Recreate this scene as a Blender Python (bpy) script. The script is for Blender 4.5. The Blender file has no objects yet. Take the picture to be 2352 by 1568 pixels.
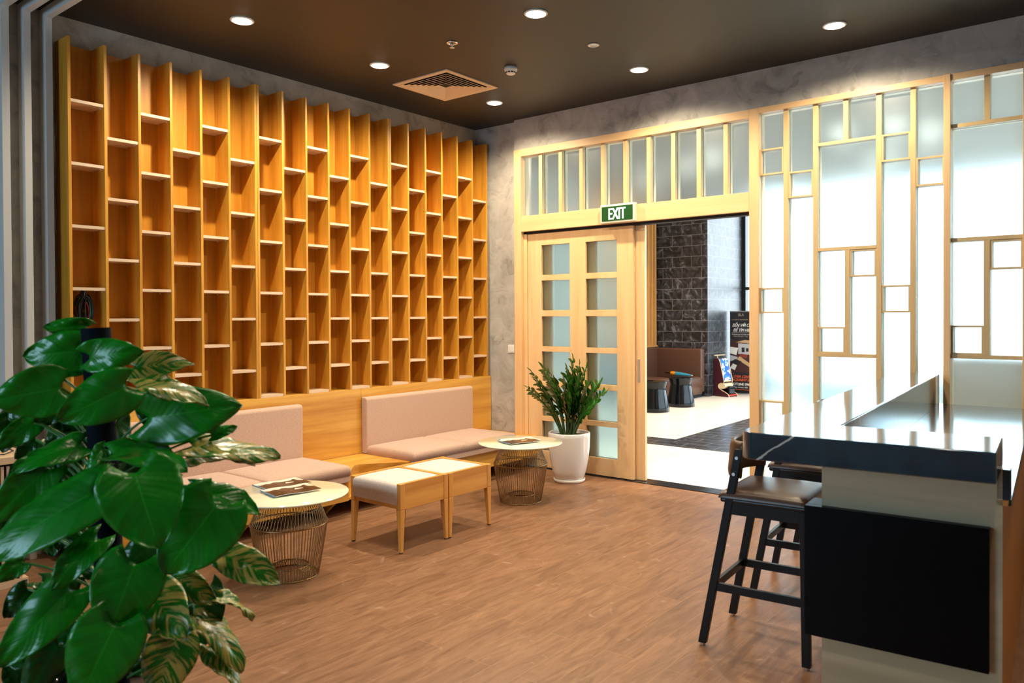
import bpy, bmesh, math, random
from mathutils import Vector, Matrix
random.seed(7)
S = bpy.context.scene
COL = S.collection

# ------------------------------------------------------------------ camera, world, big lights, exposure
FPX = 1777.9
cd = bpy.data.cameras.new('camera'); cam = bpy.data.objects.new('camera', cd); COL.objects.link(cam)
cd.sensor_width = 36.0; cd.lens = FPX/2352*36
cd.shift_x = -(1200.0-1176)/2352; cd.shift_y = -(784-744.8)/2352
yaw, tilt, roll = math.radians(38.4756), math.radians(0.6554), math.radians(-0.2712)
fw = Vector((-math.sin(yaw)*math.cos(tilt), math.cos(yaw)*math.cos(tilt), -math.sin(tilt)))
rt = Vector((math.cos(yaw), math.sin(yaw), 0)); upv = rt.cross(fw)
r2 = math.cos(roll)*rt+math.sin(roll)*upv; u2 = -math.sin(roll)*rt+math.cos(roll)*upv
m = Matrix((r2, u2, -fw)).transposed().to_4x4(); m.translation = Vector((5.646, -6.2368, 1.55))
cam.matrix_world = m
cd.dof.use_dof = True; cd.dof.focus_distance = 6.5; cd.dof.aperture_fstop = 3.2
cd.clip_start = 0.05
S.camera = cam

world = bpy.data.worlds.new('sky'); S.world = world; world.use_nodes = True
bg = world.node_tree.nodes['Background']; bg.inputs[0].default_value = (0.60, 0.84, 1.0, 1); bg.inputs[1].default_value = 2.4
S.view_settings.view_transform = 'Standard'; S.view_settings.look = 'None'
S.view_settings.gamma = 1.0; S.view_settings.use_curve_mapping = False
S.view_settings.exposure = 0.12

def area_light(name, loc, rot, sx, sy, power, color):
    l = bpy.data.lights.new(name, 'AREA'); l.shape = 'RECTANGLE'; l.size = sx; l.size_y = sy
    l.energy = power; l.color = color
    o = bpy.data.objects.new(name, l); COL.objects.link(o); o.location = loc; o.rotation_euler = rot
    return o
# daylight outside the window behind the camera, and outside the lobby's glass front
area_light('daylight_rear', (2.4, -9.9, 1.9), (math.radians(90), 0, 0), 2.4, 1.4, 95, (0.45, 0.74, 1.0))
area_light('daylight_lobby', (2.6, 9.6, 2.2), (math.radians(-90), 0, 0), 6.4, 3.6, 360, (0.86, 0.94, 1.0))
area_light('daylight_lobby_side', (6.6, 4.6, 2.0), (math.radians(90), 0, math.radians(90)), 7.0, 3.4, 220, (0.80, 0.92, 1.0))

# ------------------------------------------------------------------ materials
def rgb(c):
    return (c[0], c[1], c[2], 1.0)
def srgb(r, g, b):
    f = lambda v: ((v/255+0.055)/1.055)**2.4 if v > 10 else v/255/12.92
    return (f(r), f(g), f(b))
def newmat(name):
    mt = bpy.data.materials.new(name); mt.use_nodes = True
    nt = mt.node_tree; b = nt.nodes['Principled BSDF']
    return mt, nt, b
def N(nt, typ, **kw):
    n = nt.nodes.new(typ)
    for k, v in kw.items(): setattr(n, k, v)
    return n
def plain(name, col, rough=0.5, metal=0.0, coat=0.0, spec=None, emit=None, estr=1.0):
    mt, nt, b = newmat(name)
    b.inputs['Base Color'].default_value = rgb(col); b.inputs['Roughness'].default_value = rough
    b.inputs['Metallic'].default_value = metal; b.inputs['Coat Weight'].default_value = coat
    if spec is not None: b.inputs['Specular IOR Level'].default_value = spec
    if emit: b.inputs['Emission Color'].default_value = rgb(emit); b.inputs['Emission Strength'].default_value = estr
    tc = N(nt, 'ShaderNodeTexCoord'); no = N(nt, 'ShaderNodeTexNoise'); no.inputs['Scale'].default_value = 40
    nt.links.new(tc.outputs['Object'], no.inputs['Vector'])
    bp = N(nt, 'ShaderNodeBump'); bp.inputs['Strength'].default_value = 0.02; bp.inputs['Distance'].default_value = 0.01
    nt.links.new(no.outputs['Fac'], bp.inputs['Height']); nt.links.new(bp.outputs['Normal'], b.inputs['Normal'])
    return mt
def ramp(nt, src, stops):
    r = N(nt, 'ShaderNodeValToRGB')
    while len(r.color_ramp.elements) < len(stops): r.color_ramp.elements.new(0.5)
    for e, (p_, c) in zip(r.color_ramp.elements, stops): e.position = p_; e.color = rgb(c)
    nt.links.new(src, r.inputs['Fac']); return r
def wood(name, c1, c2, axis='Z', rough=0.4, scale=1.0, coat=0.0, contrast=1.0):
    mt, nt, b = newmat(name)
    tc = N(nt, 'ShaderNodeTexCoord'); mp = N(nt, 'ShaderNodeMapping')
    s = {'X': (0.6, 9, 9), 'Y': (9, 0.6, 9), 'Z': (9, 9, 0.6)}[axis]
    mp.inputs['Scale'].default_value = tuple(v*scale for v in s)
    nt.links.new(tc.outputs['Object'], mp.inputs['Vector'])
    n1 = N(nt, 'ShaderNodeTexNoise'); n1.inputs['Scale'].default_value = 1.3; n1.inputs['Detail'].default_value = 5
    n1.inputs['Distortion'].default_value = 0.7
    n2 = N(nt, 'ShaderNodeTexNoise'); n2.inputs['Scale'].default_value = 9; n2.inputs['Detail'].default_value = 3
    nt.links.new(mp.outputs['Vector'], n1.inputs['Vector']); nt.links.new(mp.outputs['Vector'], n2.inputs['Vector'])
    mx = N(nt, 'ShaderNodeMath', operation='MULTIPLY_ADD'); mx.inputs[1].default_value = 0.25
    nt.links.new(n2.outputs['Fac'], mx.inputs[0]); nt.links.new(n1.outputs['Fac'], mx.inputs[2])
    r = ramp(nt, mx.outputs[0], [(0.5-0.14/contrast, c1), (0.5+0.3/contrast, c2)])
    nt.links.new(r.outputs['Color'], b.inputs['Base Color'])
    b.inputs['Roughness'].default_value = rough; b.inputs['Coat Weight'].default_value = coat; b.inputs['Coat Roughness'].default_value = 0.2
    bp = N(nt, 'ShaderNodeBump'); bp.inputs['Strength'].default_value = 0.05; bp.inputs['Distance'].default_value = 0.01
    nt.links.new(mx.outputs[0], bp.inputs['Height']); nt.links.new(bp.outputs['Normal'], b.inputs['Normal'])
    return mt

M = {}
M['shelf_wood'] = wood('honey_oak_laminate', srgb(176, 118, 30), srgb(212, 154, 54), 'Z', 0.42)
M['shelf_edge'] = M['shelf_wood']
M['panel_wood'] = wood('honey_oak_panel', srgb(176, 114, 30), srgb(222, 170, 78), 'Y', 0.38, 0.5, contrast=1.25)
M['shelf_white'] = wood('pale_shelf_laminate', srgb(206, 178, 150), srgb(222, 198, 172), 'Y', 0.45)
M['frame_wood'] = wood('pale_ash', srgb(218, 176, 124), srgb(234, 198, 150), 'Z', 0.42, 1.0, contrast=0.8)
M['frame_wood_x'] = wood('pale_ash_x', srgb(218, 176, 124), srgb(234, 198, 150), 'X', 0.42, 1.0, contrast=0.8)
M['bar_wood'] = wood('lattice_ash', srgb(196, 168, 118), srgb(212, 186, 138), 'Z', 0.45, 1.0, contrast=0.8)
M['stool_wood'] = wood('honey_beech', srgb(196, 132, 56), srgb(226, 164, 84), 'Z', 0.35)
M['stool_wood_y'] = wood('honey_beech_y', srgb(190, 122, 48), srgb(226, 164, 84), 'Y', 0.35, 0.7)
M['counter_pale'] = wood('pale_oak', srgb(172, 156, 122), srgb(206, 190, 154), 'X', 0.5, 0.6)
M['counter_orange'] = wood('orange_oak', srgb(190, 118, 44), srgb(214, 148, 72), 'Z', 0.4, 2.0)
M['slat_wood'] = wood('slat_oak', srgb(190, 130, 66), srgb(216, 160, 92), 'Z', 0.45)
M['desk_wood'] = wood('desk_ash', srgb(200, 165, 130), srgb(220, 190, 155), 'Y', 0.5)
M['black_wood'] = plain('black_stained_wood', (0.004, 0.005, 0.007), 0.35, spec=0.3)
M['black_board'] = plain('black_gloss_board', (0.0012, 0.002, 0.003), 0.35, spec=0.12)
M['metal_light'] = plain('satin_steel', (0.72, 0.72, 0.72), 0.3, 1.0)
M['brass'] = plain('antique_brass_wire', (0.36, 0.235, 0.11), 0.32, 1.0)
M['white_ceramic'] = plain('white_glazed_ceramic', (0.80, 0.79, 0.80), 0.12, 0, 0.4)
M['soil'] = plain('dark_soil', (0.035, 0.02, 0.012), 0.9)
M['cream_glass'] = plain('cream_glass_top', srgb(238, 236, 208), 0.10, 0, 0.3)
M['white_plastic'] = plain('white_plastic', (0.78, 0.77, 0.72), 0.35)
M['vent_metal'] = plain('cream_vent_metal', srgb(214, 190, 160), 0.5)
M['dark_gap'] = plain('dark_void', (0.01, 0.009, 0.008), 0.8)
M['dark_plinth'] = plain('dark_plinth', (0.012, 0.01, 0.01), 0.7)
M['black_ceramic'] = plain('black_glazed_ceramic', (0.003, 0.004, 0.006), 0.05, spec=0.35)
M['brown_leather'] = plain('brown_leather', (0.050, 0.024, 0.015), 0.32)
M['booth_leather'] = plain('booth_leather', (0.10, 0.045, 0.028), 0.34)
M['black_leather'] = plain('black_leather', (0.008, 0.008, 0.009), 0.3)
M['black_metal'] = plain('black_window_metal', (0.006, 0.009, 0.012), 0.4)
M['lobby_white'] = plain('lobby_white_paint', (0.62, 0.61, 0.58), 0.7)
M['lobby_grey'] = plain('lobby_grey_plaster', (0.32, 0.28, 0.23), 0.8)
M['pole_black'] = plain('black_moss_pole', (0.002, 0.004, 0.009), 0.8, spec=0.1)
M['batten'] = plain('white_painted_batten', (0.60, 0.61, 0.60), 0.5)
M['exit_green'] = plain('exit_green', (0.0, 0.055, 0.008), 0.3, emit=(0.0, 0.16, 0.02), estr=0.12)
M['exit_white'] = plain('exit_letters', (0.8, 0.9, 0.85), 0.3, emit=(0.72, 1.0, 0.86), estr=1.3)
M['paper'] = plain('white_paper', (0.78, 0.78, 0.76), 0.3)
M['paper_blue'] = plain('blue_page_edge', (0.15, 0.28, 0.45), 0.4)
M['maroon'] = plain('maroon_board', (0.055, 0.008, 0.016), 0.3)
M['ply_edge'] = plain('ply_edge', (0.75, 0.6, 0.38), 0.5)
M['red'] = plain('red_board', (0.5, 0.03, 0.02), 0.4)
M['text_white'] = plain('print_white', (0.85, 0.85, 0.82), 0.5)
M['text_orange'] = plain('print_orange', (0.75, 0.13, 0.04), 0.5)
M['text_gold'] = plain('print_gold', (0.5, 0.42, 0.3), 0.5)
M['banner_dark'] = plain('banner_print_dark', (0.02, 0.018, 0.026), 0.5)
M['banner_brown'] = plain('banner_print_brown', (0.06, 0.022, 0.022), 0.5)
M['banner_red'] = plain('banner_print_red', (0.25, 0.05, 0.03), 0.5)
M['banner_tan'] = plain('banner_print_tan', (0.55, 0.36, 0.2), 0.5)
M['banner_grey'] = plain('banner_print_grey', (0.5, 0.5, 0.54), 0.5)
M['umb_orange'] = plain('umbrella_orange', (0.85, 0.30, 0.01), 0.5)
M['umb_blue'] = plain('umbrella_blue', (0.03, 0.28, 0.42), 0.5)
M['cable_red'] = plain('red_cable', (0.35, 0.01, 0.015), 0.25)
M['cable_green'] = plain('green_cable', (0.02, 0.12, 0.08), 0.25)
M['cable_black'] = plain('black_cable', (0.006, 0.006, 0.006), 0.25)
M['lamp_on'] = plain('lit_diffuser', (1, 1, 1), 0.5, emit=(1.0, 0.93, 0.82), estr=28.0)
M['lamp_lobby'] = plain('lit_lobby_diffuser', (1, 1, 1), 0.5, emit=(1.0, 0.90, 0.74), estr=160.0)
M['zz_stem'] = plain('zz_stem', (0.05, 0.09, 0.02), 0.4)
M['petiole'] = plain('petiole_green', (0.03, 0.14, 0.02), 0.4)

def fabric(name, c1, c2):
    mt, nt, b = newmat(name)
    tc = N(nt, 'ShaderNodeTexCoord'); n1 = N(nt, 'ShaderNodeTexNoise'); n1.inputs['Scale'].default_value = 60; n1.inputs['Detail'].default_value = 3
    mp = N(nt, 'ShaderNodeMapping'); mp.inputs['Scale'].default_value = (1, 1, 3)
    nt.links.new(tc.outputs['Object'], mp.inputs['Vector']); nt.links.new(mp.outputs['Vector'], n1.inputs['Vector'])
    r = ramp(nt, n1.outputs['Fac'], [(0.35, c1), (0.68, c2)])
    nt.links.new(r.outputs['Color'], b.inputs['Base Color']); b.inputs['Roughness'].default_value = 0.9
    b.inputs['Sheen Weight'].default_value = 0.3
    n2 = N(nt, 'ShaderNodeTexNoise'); n2.inputs['Scale'].default_value = 500
    nt.links.new(tc.outputs['Object'], n2.inputs['Vector'])
    bp = N(nt, 'ShaderNodeBump'); bp.inputs['Strength'].default_value = 0.2; bp.inputs['Distance'].default_value = 0.003
    nt.links.new(n2.outputs['Fac'], bp.inputs['Height']); nt.links.new(bp.outputs['Normal'], b.inputs['Normal'])
    return mt
M['pink_fabric'] = fabric('dusty_pink_fabric', srgb(188, 156, 138), srgb(202, 170, 151))
M['pale_fabric'] = fabric('pale_cushion_fabric', srgb(208, 196, 190), srgb(226, 214, 206))

def concrete():
    mt, nt, b = newmat('trowelled_concrete_plaster')
    tc = N(nt, 'ShaderNodeTexCoord')
    n1 = N(nt, 'ShaderNodeTexNoise'); n1.inputs['Scale'].default_value = 4.6; n1.inputs['Detail'].default_value = 9; n1.inputs['Distortion'].default_value = 1.2; n1.inputs['Roughness'].default_value = 0.62
    n3 = N(nt, 'ShaderNodeTexNoise'); n3.inputs['Scale'].default_value = 0.9; n3.inputs['Detail'].default_value = 3
    vo = N(nt, 'ShaderNodeTexVoronoi'); vo.inputs['Scale'].default_value = 7; vo.inputs['Randomness'].default_value = 1
    mixv = N(nt, 'ShaderNodeMixRGB'); mixv.inputs[0].default_value = 0.25
    nt.links.new(tc.outputs['Object'], mixv.inputs[1]); nt.links.new(n1.outputs['Color'], mixv.inputs[2])
    nt.links.new(mixv.outputs[0], vo.inputs['Vector'])
    for n in (n1, n3): nt.links.new(tc.outputs['Object'], n.inputs['Vector'])
    a = N(nt, 'ShaderNodeMath', operation='MULTIPLY_ADD'); a.inputs[1].default_value = 0.22
    nt.links.new(vo.outputs['Color'], a.inputs[0]); nt.links.new(n1.outputs['Fac'], a.inputs[2])
    c = N(nt, 'ShaderNodeMath', operation='MULTIPLY_ADD'); c.inputs[1].default_value = 0.35
    nt.links.new(n3.outputs['Fac'], c.inputs[0]); nt.links.new(a.outputs[0], c.inputs[2])
    r = ramp(nt, c.outputs[0], [(0.56, (0.26, 0.245, 0.22)), (0.72, (0.385, 0.368, 0.335)), (0.86, (0.44, 0.42, 0.385)), (1.0, (0.50, 0.48, 0.445))])
    nt.links.new(r.outputs['Color'], b.inputs['Base Color']); b.inputs['Roughness'].default_value = 0.62
    bp = N(nt, 'ShaderNodeBump'); bp.inputs['Strength'].default_value = 0.25; bp.inputs['Distance'].default_value = 0.02
    nt.links.new(c.outputs[0], bp.inputs['Height']); nt.links.new(bp.outputs['Normal'], b.inputs['Normal'])
    return mt
M['concrete'] = concrete()

def floor_mat():
    mt, nt, b = newmat('brown_wood_planks')
    tc = N(nt, 'ShaderNodeTexCoord'); mp = N(nt, 'ShaderNodeMapping'); mp.inputs['Rotation'].default_value = (0, 0, math.radians(90))
    nt.links.new(tc.outputs['Object'], mp.inputs['Vector'])
    br = N(nt, 'ShaderNodeTexBrick'); br.offset = 0.37; br.inputs['Scale'].default_value = 1.0
    br.inputs['Brick Width'].default_value = 1.22; br.inputs['Row Height'].default_value = 0.155
    br.inputs['Mortar Size'].default_value = 0.0016; br.inputs['Mortar Smooth'].default_value = 0.1; br.inputs['Bias'].default_value = 0.0
    br.inputs['Color1'].default_value = (0.0, 0, 0, 1); br.inputs['Color2'].default_value = (1, 1, 1, 1); br.inputs['Mortar'].default_value = (0.5, 0.5, 0.5, 1)
    nt.links.new(mp.outputs['Vector'], br.inputs['Vector'])
    # grain, shifted plank by plank
    mp2 = N(nt, 'ShaderNodeMapping'); mp2.inputs['Scale'].default_value = (8, 1.3, 1)
    add = N(nt, 'ShaderNodeVectorMath', operation='MULTIPLY_ADD'); add.inputs[1].default_value = (13, 7, 3)
    nt.links.new(br.outputs['Color'], add.inputs[0]); nt.links.new(tc.outputs['Object'], add.inputs[2]); nt.links.new(add.outputs[0], mp2.inputs['Vector'])
    n1 = N(nt, 'ShaderNodeTexNoise'); n1.inputs['Scale'].default_value = 2.4; n1.inputs['Detail'].default_value = 7; n1.inputs['Distortion'].default_value = 1.3; n1.inputs['Roughness'].default_value = 0.68
    nt.links.new(mp2.outputs['Vector'], n1.inputs['Vector'])
    r = ramp(nt, n1.outputs['Fac'], [(0.30, srgb(104, 72, 50)), (0.5, srgb(130, 94, 68)), (0.70, srgb(150, 112, 84))])
    hs = N(nt, 'ShaderNodeHueSaturation'); nt.links.new(r.outputs['Color'], hs.inputs['Color'])
    mr = N(nt, 'ShaderNodeMapRange'); mr.inputs['To Min'].default_value = 0.92; mr.inputs['To Max'].default_value = 1.06
    nt.links.new(br.outputs['Color'], mr.inputs['Value']); nt.links.new(mr.outputs[0], hs.inputs['Value'])
    seam = N(nt, 'ShaderNodeMixRGB'); seam.inputs[2].default_value = rgb(srgb(196, 150, 108))
    sf = N(nt, 'ShaderNodeMath', operation='MULTIPLY'); sf.inputs[1].default_value = 0.28
    nt.links.new(br.outputs['Fac'], sf.inputs[0]); nt.links.new(sf.outputs[0], seam.inputs[0]); nt.links.new(hs.outputs['Color'], seam.inputs[1])
    # dusty scuffs
    n4 = N(nt, 'ShaderNodeTexNoise'); n4.inputs['Scale'].default_value = 5.5; n4.inputs['Detail'].default_value = 6; n4.inputs['Distortion'].default_value = 2.0
    nt.links.new(tc.outputs['Object'], n4.inputs['Vector'])
    r4 = ramp(nt, n4.outputs['Fac'], [(0.64, (0, 0, 0)), (0.78, (0.36, 0.36, 0.36))])
    dm = N(nt, 'ShaderNodeMixRGB'); dm.inputs[2].default_value = rgb(srgb(205, 180, 160))
    nt.links.new(r4.outputs['Color'], dm.inputs[0]); nt.links.new(seam.outputs[0], dm.inputs[1])
    nt.links.new(dm.outputs[0], b.inputs['Base Color'])
    rr = N(nt, 'ShaderNodeMapRange'); rr.inputs['To Min'].default_value = 0.30; rr.inputs['To Max'].default_value = 0.48
    nt.links.new(n1.outputs['Fac'], rr.inputs['Value']); nt.links.new(rr.outputs[0], b.inputs['Roughness'])
    bp = N(nt, 'ShaderNodeBump'); bp.inputs['Strength'].default_value = 0.12; bp.inputs['Distance'].default_value = 0.004; bp.invert = True
    nt.links.new(br.outputs['Fac'], bp.inputs['Height']); nt.links.new(bp.outputs['Normal'], b.inputs['Normal'])
    return mt
M['floor'] = floor_mat()

def marble(name, veins, rough=0.11):
    """black polished stone; veins = list of (axis_along, axis_across, position, slope, wobble, width, axis_gate, lo, hi)"""
    mt, nt, b = newmat(name)
    tc = N(nt, 'ShaderNodeTexCoord'); sp = N(nt, 'ShaderNodeSeparateXYZ'); nt.links.new(tc.outputs['Object'], sp.inputs[0])
    no = N(nt, 'ShaderNodeTexNoise'); no.inputs['Scale'].default_value = 5; no.inputs['Detail'].default_value = 5
    nt.links.new(tc.outputs['Object'], no.inputs['Vector'])
    base = ramp(nt, no.outputs['Fac'], [(0.35, (0.005, 0.020, 0.036)), (0.7, (0.018, 0.055, 0.090))])
    cur = base.outputs['Color']
    def mth(op, a, b_=None, c=None):
        n = N(nt, 'ShaderNodeMath', operation=op)
        for i, v in enumerate((a, b_, c)):
            if v is None: continue
            if isinstance(v, (int, float)): n.inputs[i].default_value = v
            else: nt.links.new(v, n.inputs[i])
        return n.outputs[0]
    nz = N(nt, 'ShaderNodeTexNoise'); nz.inputs['Scale'].default_value = 9; nz.inputs['Detail'].default_value = 4
    nt.links.new(tc.outputs['Object'], nz.inputs['Vector'])
    nzc = mth('SUBTRACT', nz.outputs['Fac'], 0.5)
    for (al, ac, pos, slope, wob, wid, gate, lo, hi) in veins:
        line = mth('MULTIPLY_ADD', sp.outputs[al], slope, pos)
        line = mth('MULTIPLY_ADD', nzc, wob, line)
        d = mth('ABSOLUTE', mth('SUBTRACT', sp.outputs[ac], line))
        wv = mth('MULTIPLY_ADD', nz.outputs['Fac'], wid*2.0, -wid*0.45)
        on = mth('LESS_THAN', d, wv)
        if gate is not None:
            on = mth('MULTIPLY', on, mth('MULTIPLY', mth('GREATER_THAN', sp.outputs[gate], lo), mth('LESS_THAN', sp.outputs[gate], hi)))
        mx = N(nt, 'ShaderNodeMixRGB'); mx.inputs[2].default_value = (0.62, 0.62, 0.58, 1)
        nt.links.new(on, mx.inputs[0]); nt.links.new(cur, mx.inputs[1]); cur = mx.outputs[0]
    nt.links.new(cur, b.inputs['Base Color']); b.inputs['Roughness'].default_value = rough
    b.inputs['Specular IOR Level'].default_value = 0.9
    b.inputs['Coat Weight'].default_value = 0.6; b.inputs['Coat Roughness'].default_value = 0.08; b.inputs['Coat IOR'].default_value = 1.6
    return mt

def frosted():
    mt, nt, b = newmat('frosted_glass')
    out = nt.nodes['Material Output']; nt.nodes.remove(b)
    rf = N(nt, 'ShaderNodeBsdfRefraction'); rf.inputs['Color'].default_value = (0.86, 0.96, 0.98, 1); rf.inputs['Roughness'].default_value = 0.34; rf.inputs['IOR'].default_value = 1.18
    tr = N(nt, 'ShaderNodeBsdfTranslucent'); tr.inputs['Color'].default_value = (0.80, 0.86, 0.88, 1)
    gl = N(nt, 'ShaderNodeBsdfGlossy'); gl.inputs['Roughness'].default_value = 0.3
    m1 = N(nt, 'ShaderNodeMixShader'); m1.inputs[0].default_value = 0.09
    nt.links.new(rf.outputs[0], m1.inputs[1]); nt.links.new(tr.outputs[0], m1.inputs[2])
    m2 = N(nt, 'ShaderNodeMixShader'); m2.inputs[0].default_value = 0.05
    nt.links.new(m1.outputs[0], m2.inputs[1]); nt.links.new(gl.outputs[0], m2.inputs[2])
    no = N(nt, 'ShaderNodeTexNoise'); no.inputs['Scale'].default_value = 300
    bp = N(nt, 'ShaderNodeBump'); bp.inputs['Strength'].default_value = 0.05; bp.inputs['Distance'].default_value = 0.001
    nt.links.new(no.outputs['Fac'], bp.inputs['Height']); nt.links.new(bp.outputs['Normal'], gl.inputs['Normal'])
    nt.links.new(m2.outputs[0], out.inputs['Surface'])
    return mt
M['frosted'] = frosted()

def tiles(name, rot, c1, c2, c3, mortar, rough):
    """running bond stone tiles 0.41 x 0.205 with a cloudy vein"""
    mt, nt, b = newmat(name)
    tc = N(nt, 'ShaderNodeTexCoord'); mp = N(nt, 'ShaderNodeMapping'); mp.inputs['Rotation'].default_value = rot
    nt.links.new(tc.outputs['Object'], mp.inputs['Vector'])
    br = N(nt, 'ShaderNodeTexBrick'); br.inputs['Scale'].default_value = 1.0
    br.inputs['Brick Width'].default_value = 0.41; br.inputs['Row Height'].default_value = 0.205; br.inputs['Mortar Size'].default_value = 0.004
    br.inputs['Color1'].default_value = (0, 0, 0, 1); br.inputs['Color2'].default_value = (1, 1, 1, 1); br.inputs['Mortar'].default_value = (0.5, 0.5, 0.5, 1)
    nt.links.new(mp.outputs['Vector'], br.inputs['Vector'])
    ad = N(nt, 'ShaderNodeVectorMath', operation='MULTIPLY_ADD'); ad.inputs[1].default_value = (9, 5, 7)
    nt.links.new(br.outputs['Color'], ad.inputs[0]); nt.links.new(tc.outputs['Object'], ad.inputs[2])
    no = N(nt, 'ShaderNodeTexNoise'); no.inputs['Scale'].default_value = 4.0; no.inputs['Detail'].default_value = 6; no.inputs['Distortion'].default_value = 2.6
    nt.links.new(ad.outputs[0], no.inputs['Vector'])
    r = ramp(nt, no.outputs['Fac'], [(0.38, c1), (0.58, c2), (0.72, c3)])
    mx = N(nt, 'ShaderNodeMixRGB'); mx.inputs[2].default_value = rgb(mortar)
    nt.links.new(br.outputs['Fac'], mx.inputs[0]); nt.links.new(r.outputs['Color'], mx.inputs[1])
    nt.links.new(mx.outputs[0], b.inputs['Base Color']); b.inputs['Roughness'].default_value = rough
    return mt
M['stone_front'] = tiles('dark_stone_tiles_front', (math.radians(-90), 0, 0), (0.008, 0.010, 0.014), (0.045, 0.048, 0.060), (0.20, 0.20, 0.235), (0.22, 0.22, 0.23), 0.3)

def lobby_floor():
    mt, nt, b = newmat('cream_lobby_tiles')
    tc = N(nt, 'ShaderNodeTexCoord'); br = N(nt, 'ShaderNodeTexBrick'); br.offset = 0.0
    br.inputs['Scale'].default_value = 1; br.inputs['Brick Width'].default_value = 0.8; br.inputs['Row Height'].default_value = 0.8; br.inputs['Mortar Size'].default_value = 0.002
    br.inputs['Color1'].default_value = rgb(srgb(240, 232, 218)); br.inputs['Color2'].default_value = rgb(srgb(244, 237, 225)); br.inputs['Mortar'].default_value = rgb(srgb(190, 180, 165))
    nt.links.new(tc.outputs['Object'], br.inputs['Vector']); nt.links.new(br.outputs['Color'], b.inputs['Base Color'])
    b.inputs['Roughness'].default_value = 0.25
    return mt
M['lobby_floor'] = lobby_floor()
M['dark_tile'] = tiles('dark_floor_tiles', (0, 0, 0), (0.022, 0.026, 0.034), (0.04, 0.045, 0.055), (0.09, 0.10, 0.11), (0.25, 0.25, 0.26), 0.22)

def leaf_mat(name, base, light, cream, amount):
    mt, nt, b = newmat(name)
    out = nt.nodes['Material Output']
    uv = N(nt, 'ShaderNodeUVMap'); sp = N(nt, 'ShaderNodeSeparateXYZ'); nt.links.new(uv.outputs[0], sp.inputs[0])
    def mth(op, a, b_=None, c=None):
        n = N(nt, 'ShaderNodeMath', operation=op)
        for i, v in enumerate((a, b_, c)):
            if v is None: continue
            if isinstance(v, (int, float)): n.inputs[i].default_value = v
            else: nt.links.new(v, n.inputs[i])
        return n.outputs[0]
    au = mth('ABSOLUTE', mth('SUBTRACT', sp.outputs[0], 0.5))
    s = mth('MULTIPLY_ADD', au, -0.75, sp.outputs[1])
    cb = N(nt, 'ShaderNodeCombineXYZ'); nt.links.new(mth('MULTIPLY', s, 16.0), cb.inputs[0]); nt.links.new(mth('MULTIPLY', sp.outputs[0], 2.2), cb.inputs[1])
    oi = N(nt, 'ShaderNodeObjectInfo'); nt.links.new(mth('MULTIPLY', oi.outputs['Random'], 40.0), cb.inputs[2])
    no = N(nt, 'ShaderNodeTexNoise'); no.inputs['Scale'].default_value = 1.0; no.inputs['Detail'].default_value = 4
    nt.links.new(cb.outputs[0], no.inputs['Vector'])
    r = ramp(nt, no.outputs['Fac'], [(0.1, base), (0.9, light)])
    mid = mth('LESS_THAN', au, 0.012)
    m1 = N(nt, 'ShaderNodeMixRGB'); m1.inputs[2].default_value = rgb(tuple(min(1, v*1.7+0.01) for v in light))
    nt.links.new(mth('MULTIPLY', mid, 0.35), m1.inputs[0]); nt.links.new(r.outputs['Color'], m1.inputs[1])
    col = m1.outputs[0]
    if amount > 0:
        rc = ramp(nt, no.outputs['Fac'], [(0.60-amount*0.22, (0, 0, 0)), (0.64-amount*0.18, (1, 1, 1))])
        m2 = N(nt, 'ShaderNodeMixRGB'); m2.inputs[2].default_value = rgb(cream)
        nt.links.new(rc.outputs['Color'], m2.inputs[0]); nt.links.new(col, m2.inputs[1]); col = m2.outputs[0]
    nt.links.new(col, b.inputs['Base Color']); b.inputs['Roughness'].default_value = 0.30; b.inputs['Specular IOR Level'].default_value = 0.5
    b.inputs['Coat Weight'].default_value = 0.15; b.inputs['Coat Roughness'].default_value = 0.2
    tr = N(nt, 'ShaderNodeBsdfTranslucent'); nt.links.new(col, tr.inputs['Color'])
    mx = N(nt, 'ShaderNodeMixShader'); mx.inputs[0].default_value = 0.15
    nt.links.new(b.outputs[0], mx.inputs[1]); nt.links.new(tr.outputs[0], mx.inputs[2]); nt.links.new(mx.outputs[0], out.inputs['Surface'])
    wv = N(nt, 'ShaderNodeTexWave'); wv.inputs['Scale'].default_value = 1.0; wv.inputs['Distortion'].default_value = 1.0
    cb2 = N(nt, 'ShaderNodeCombineXYZ'); nt.links.new(mth('MULTIPLY', s, 4.0), cb2.inputs[0]); nt.links.new(cb2.outputs[0], wv.inputs['Vector'])
    bp = N(nt, 'ShaderNodeBump'); bp.inputs['Strength'].default_value = 0.08; bp.inputs['Distance'].default_value = 0.004
    nt.links.new(wv.outputs['Fac'], bp.inputs['Height']); nt.links.new(bp.outputs['Normal'], b.inputs['Normal'])
    return mt
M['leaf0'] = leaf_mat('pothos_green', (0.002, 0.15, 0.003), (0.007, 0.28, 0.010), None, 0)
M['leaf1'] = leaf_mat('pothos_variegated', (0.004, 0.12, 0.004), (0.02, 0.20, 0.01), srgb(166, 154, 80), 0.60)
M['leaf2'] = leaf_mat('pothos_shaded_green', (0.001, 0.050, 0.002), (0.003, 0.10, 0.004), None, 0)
M['zz_leaf'] = leaf_mat('zz_leaf', (0.010, 0.075, 0.006), (0.05, 0.20, 0.015), None, 0)

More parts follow.
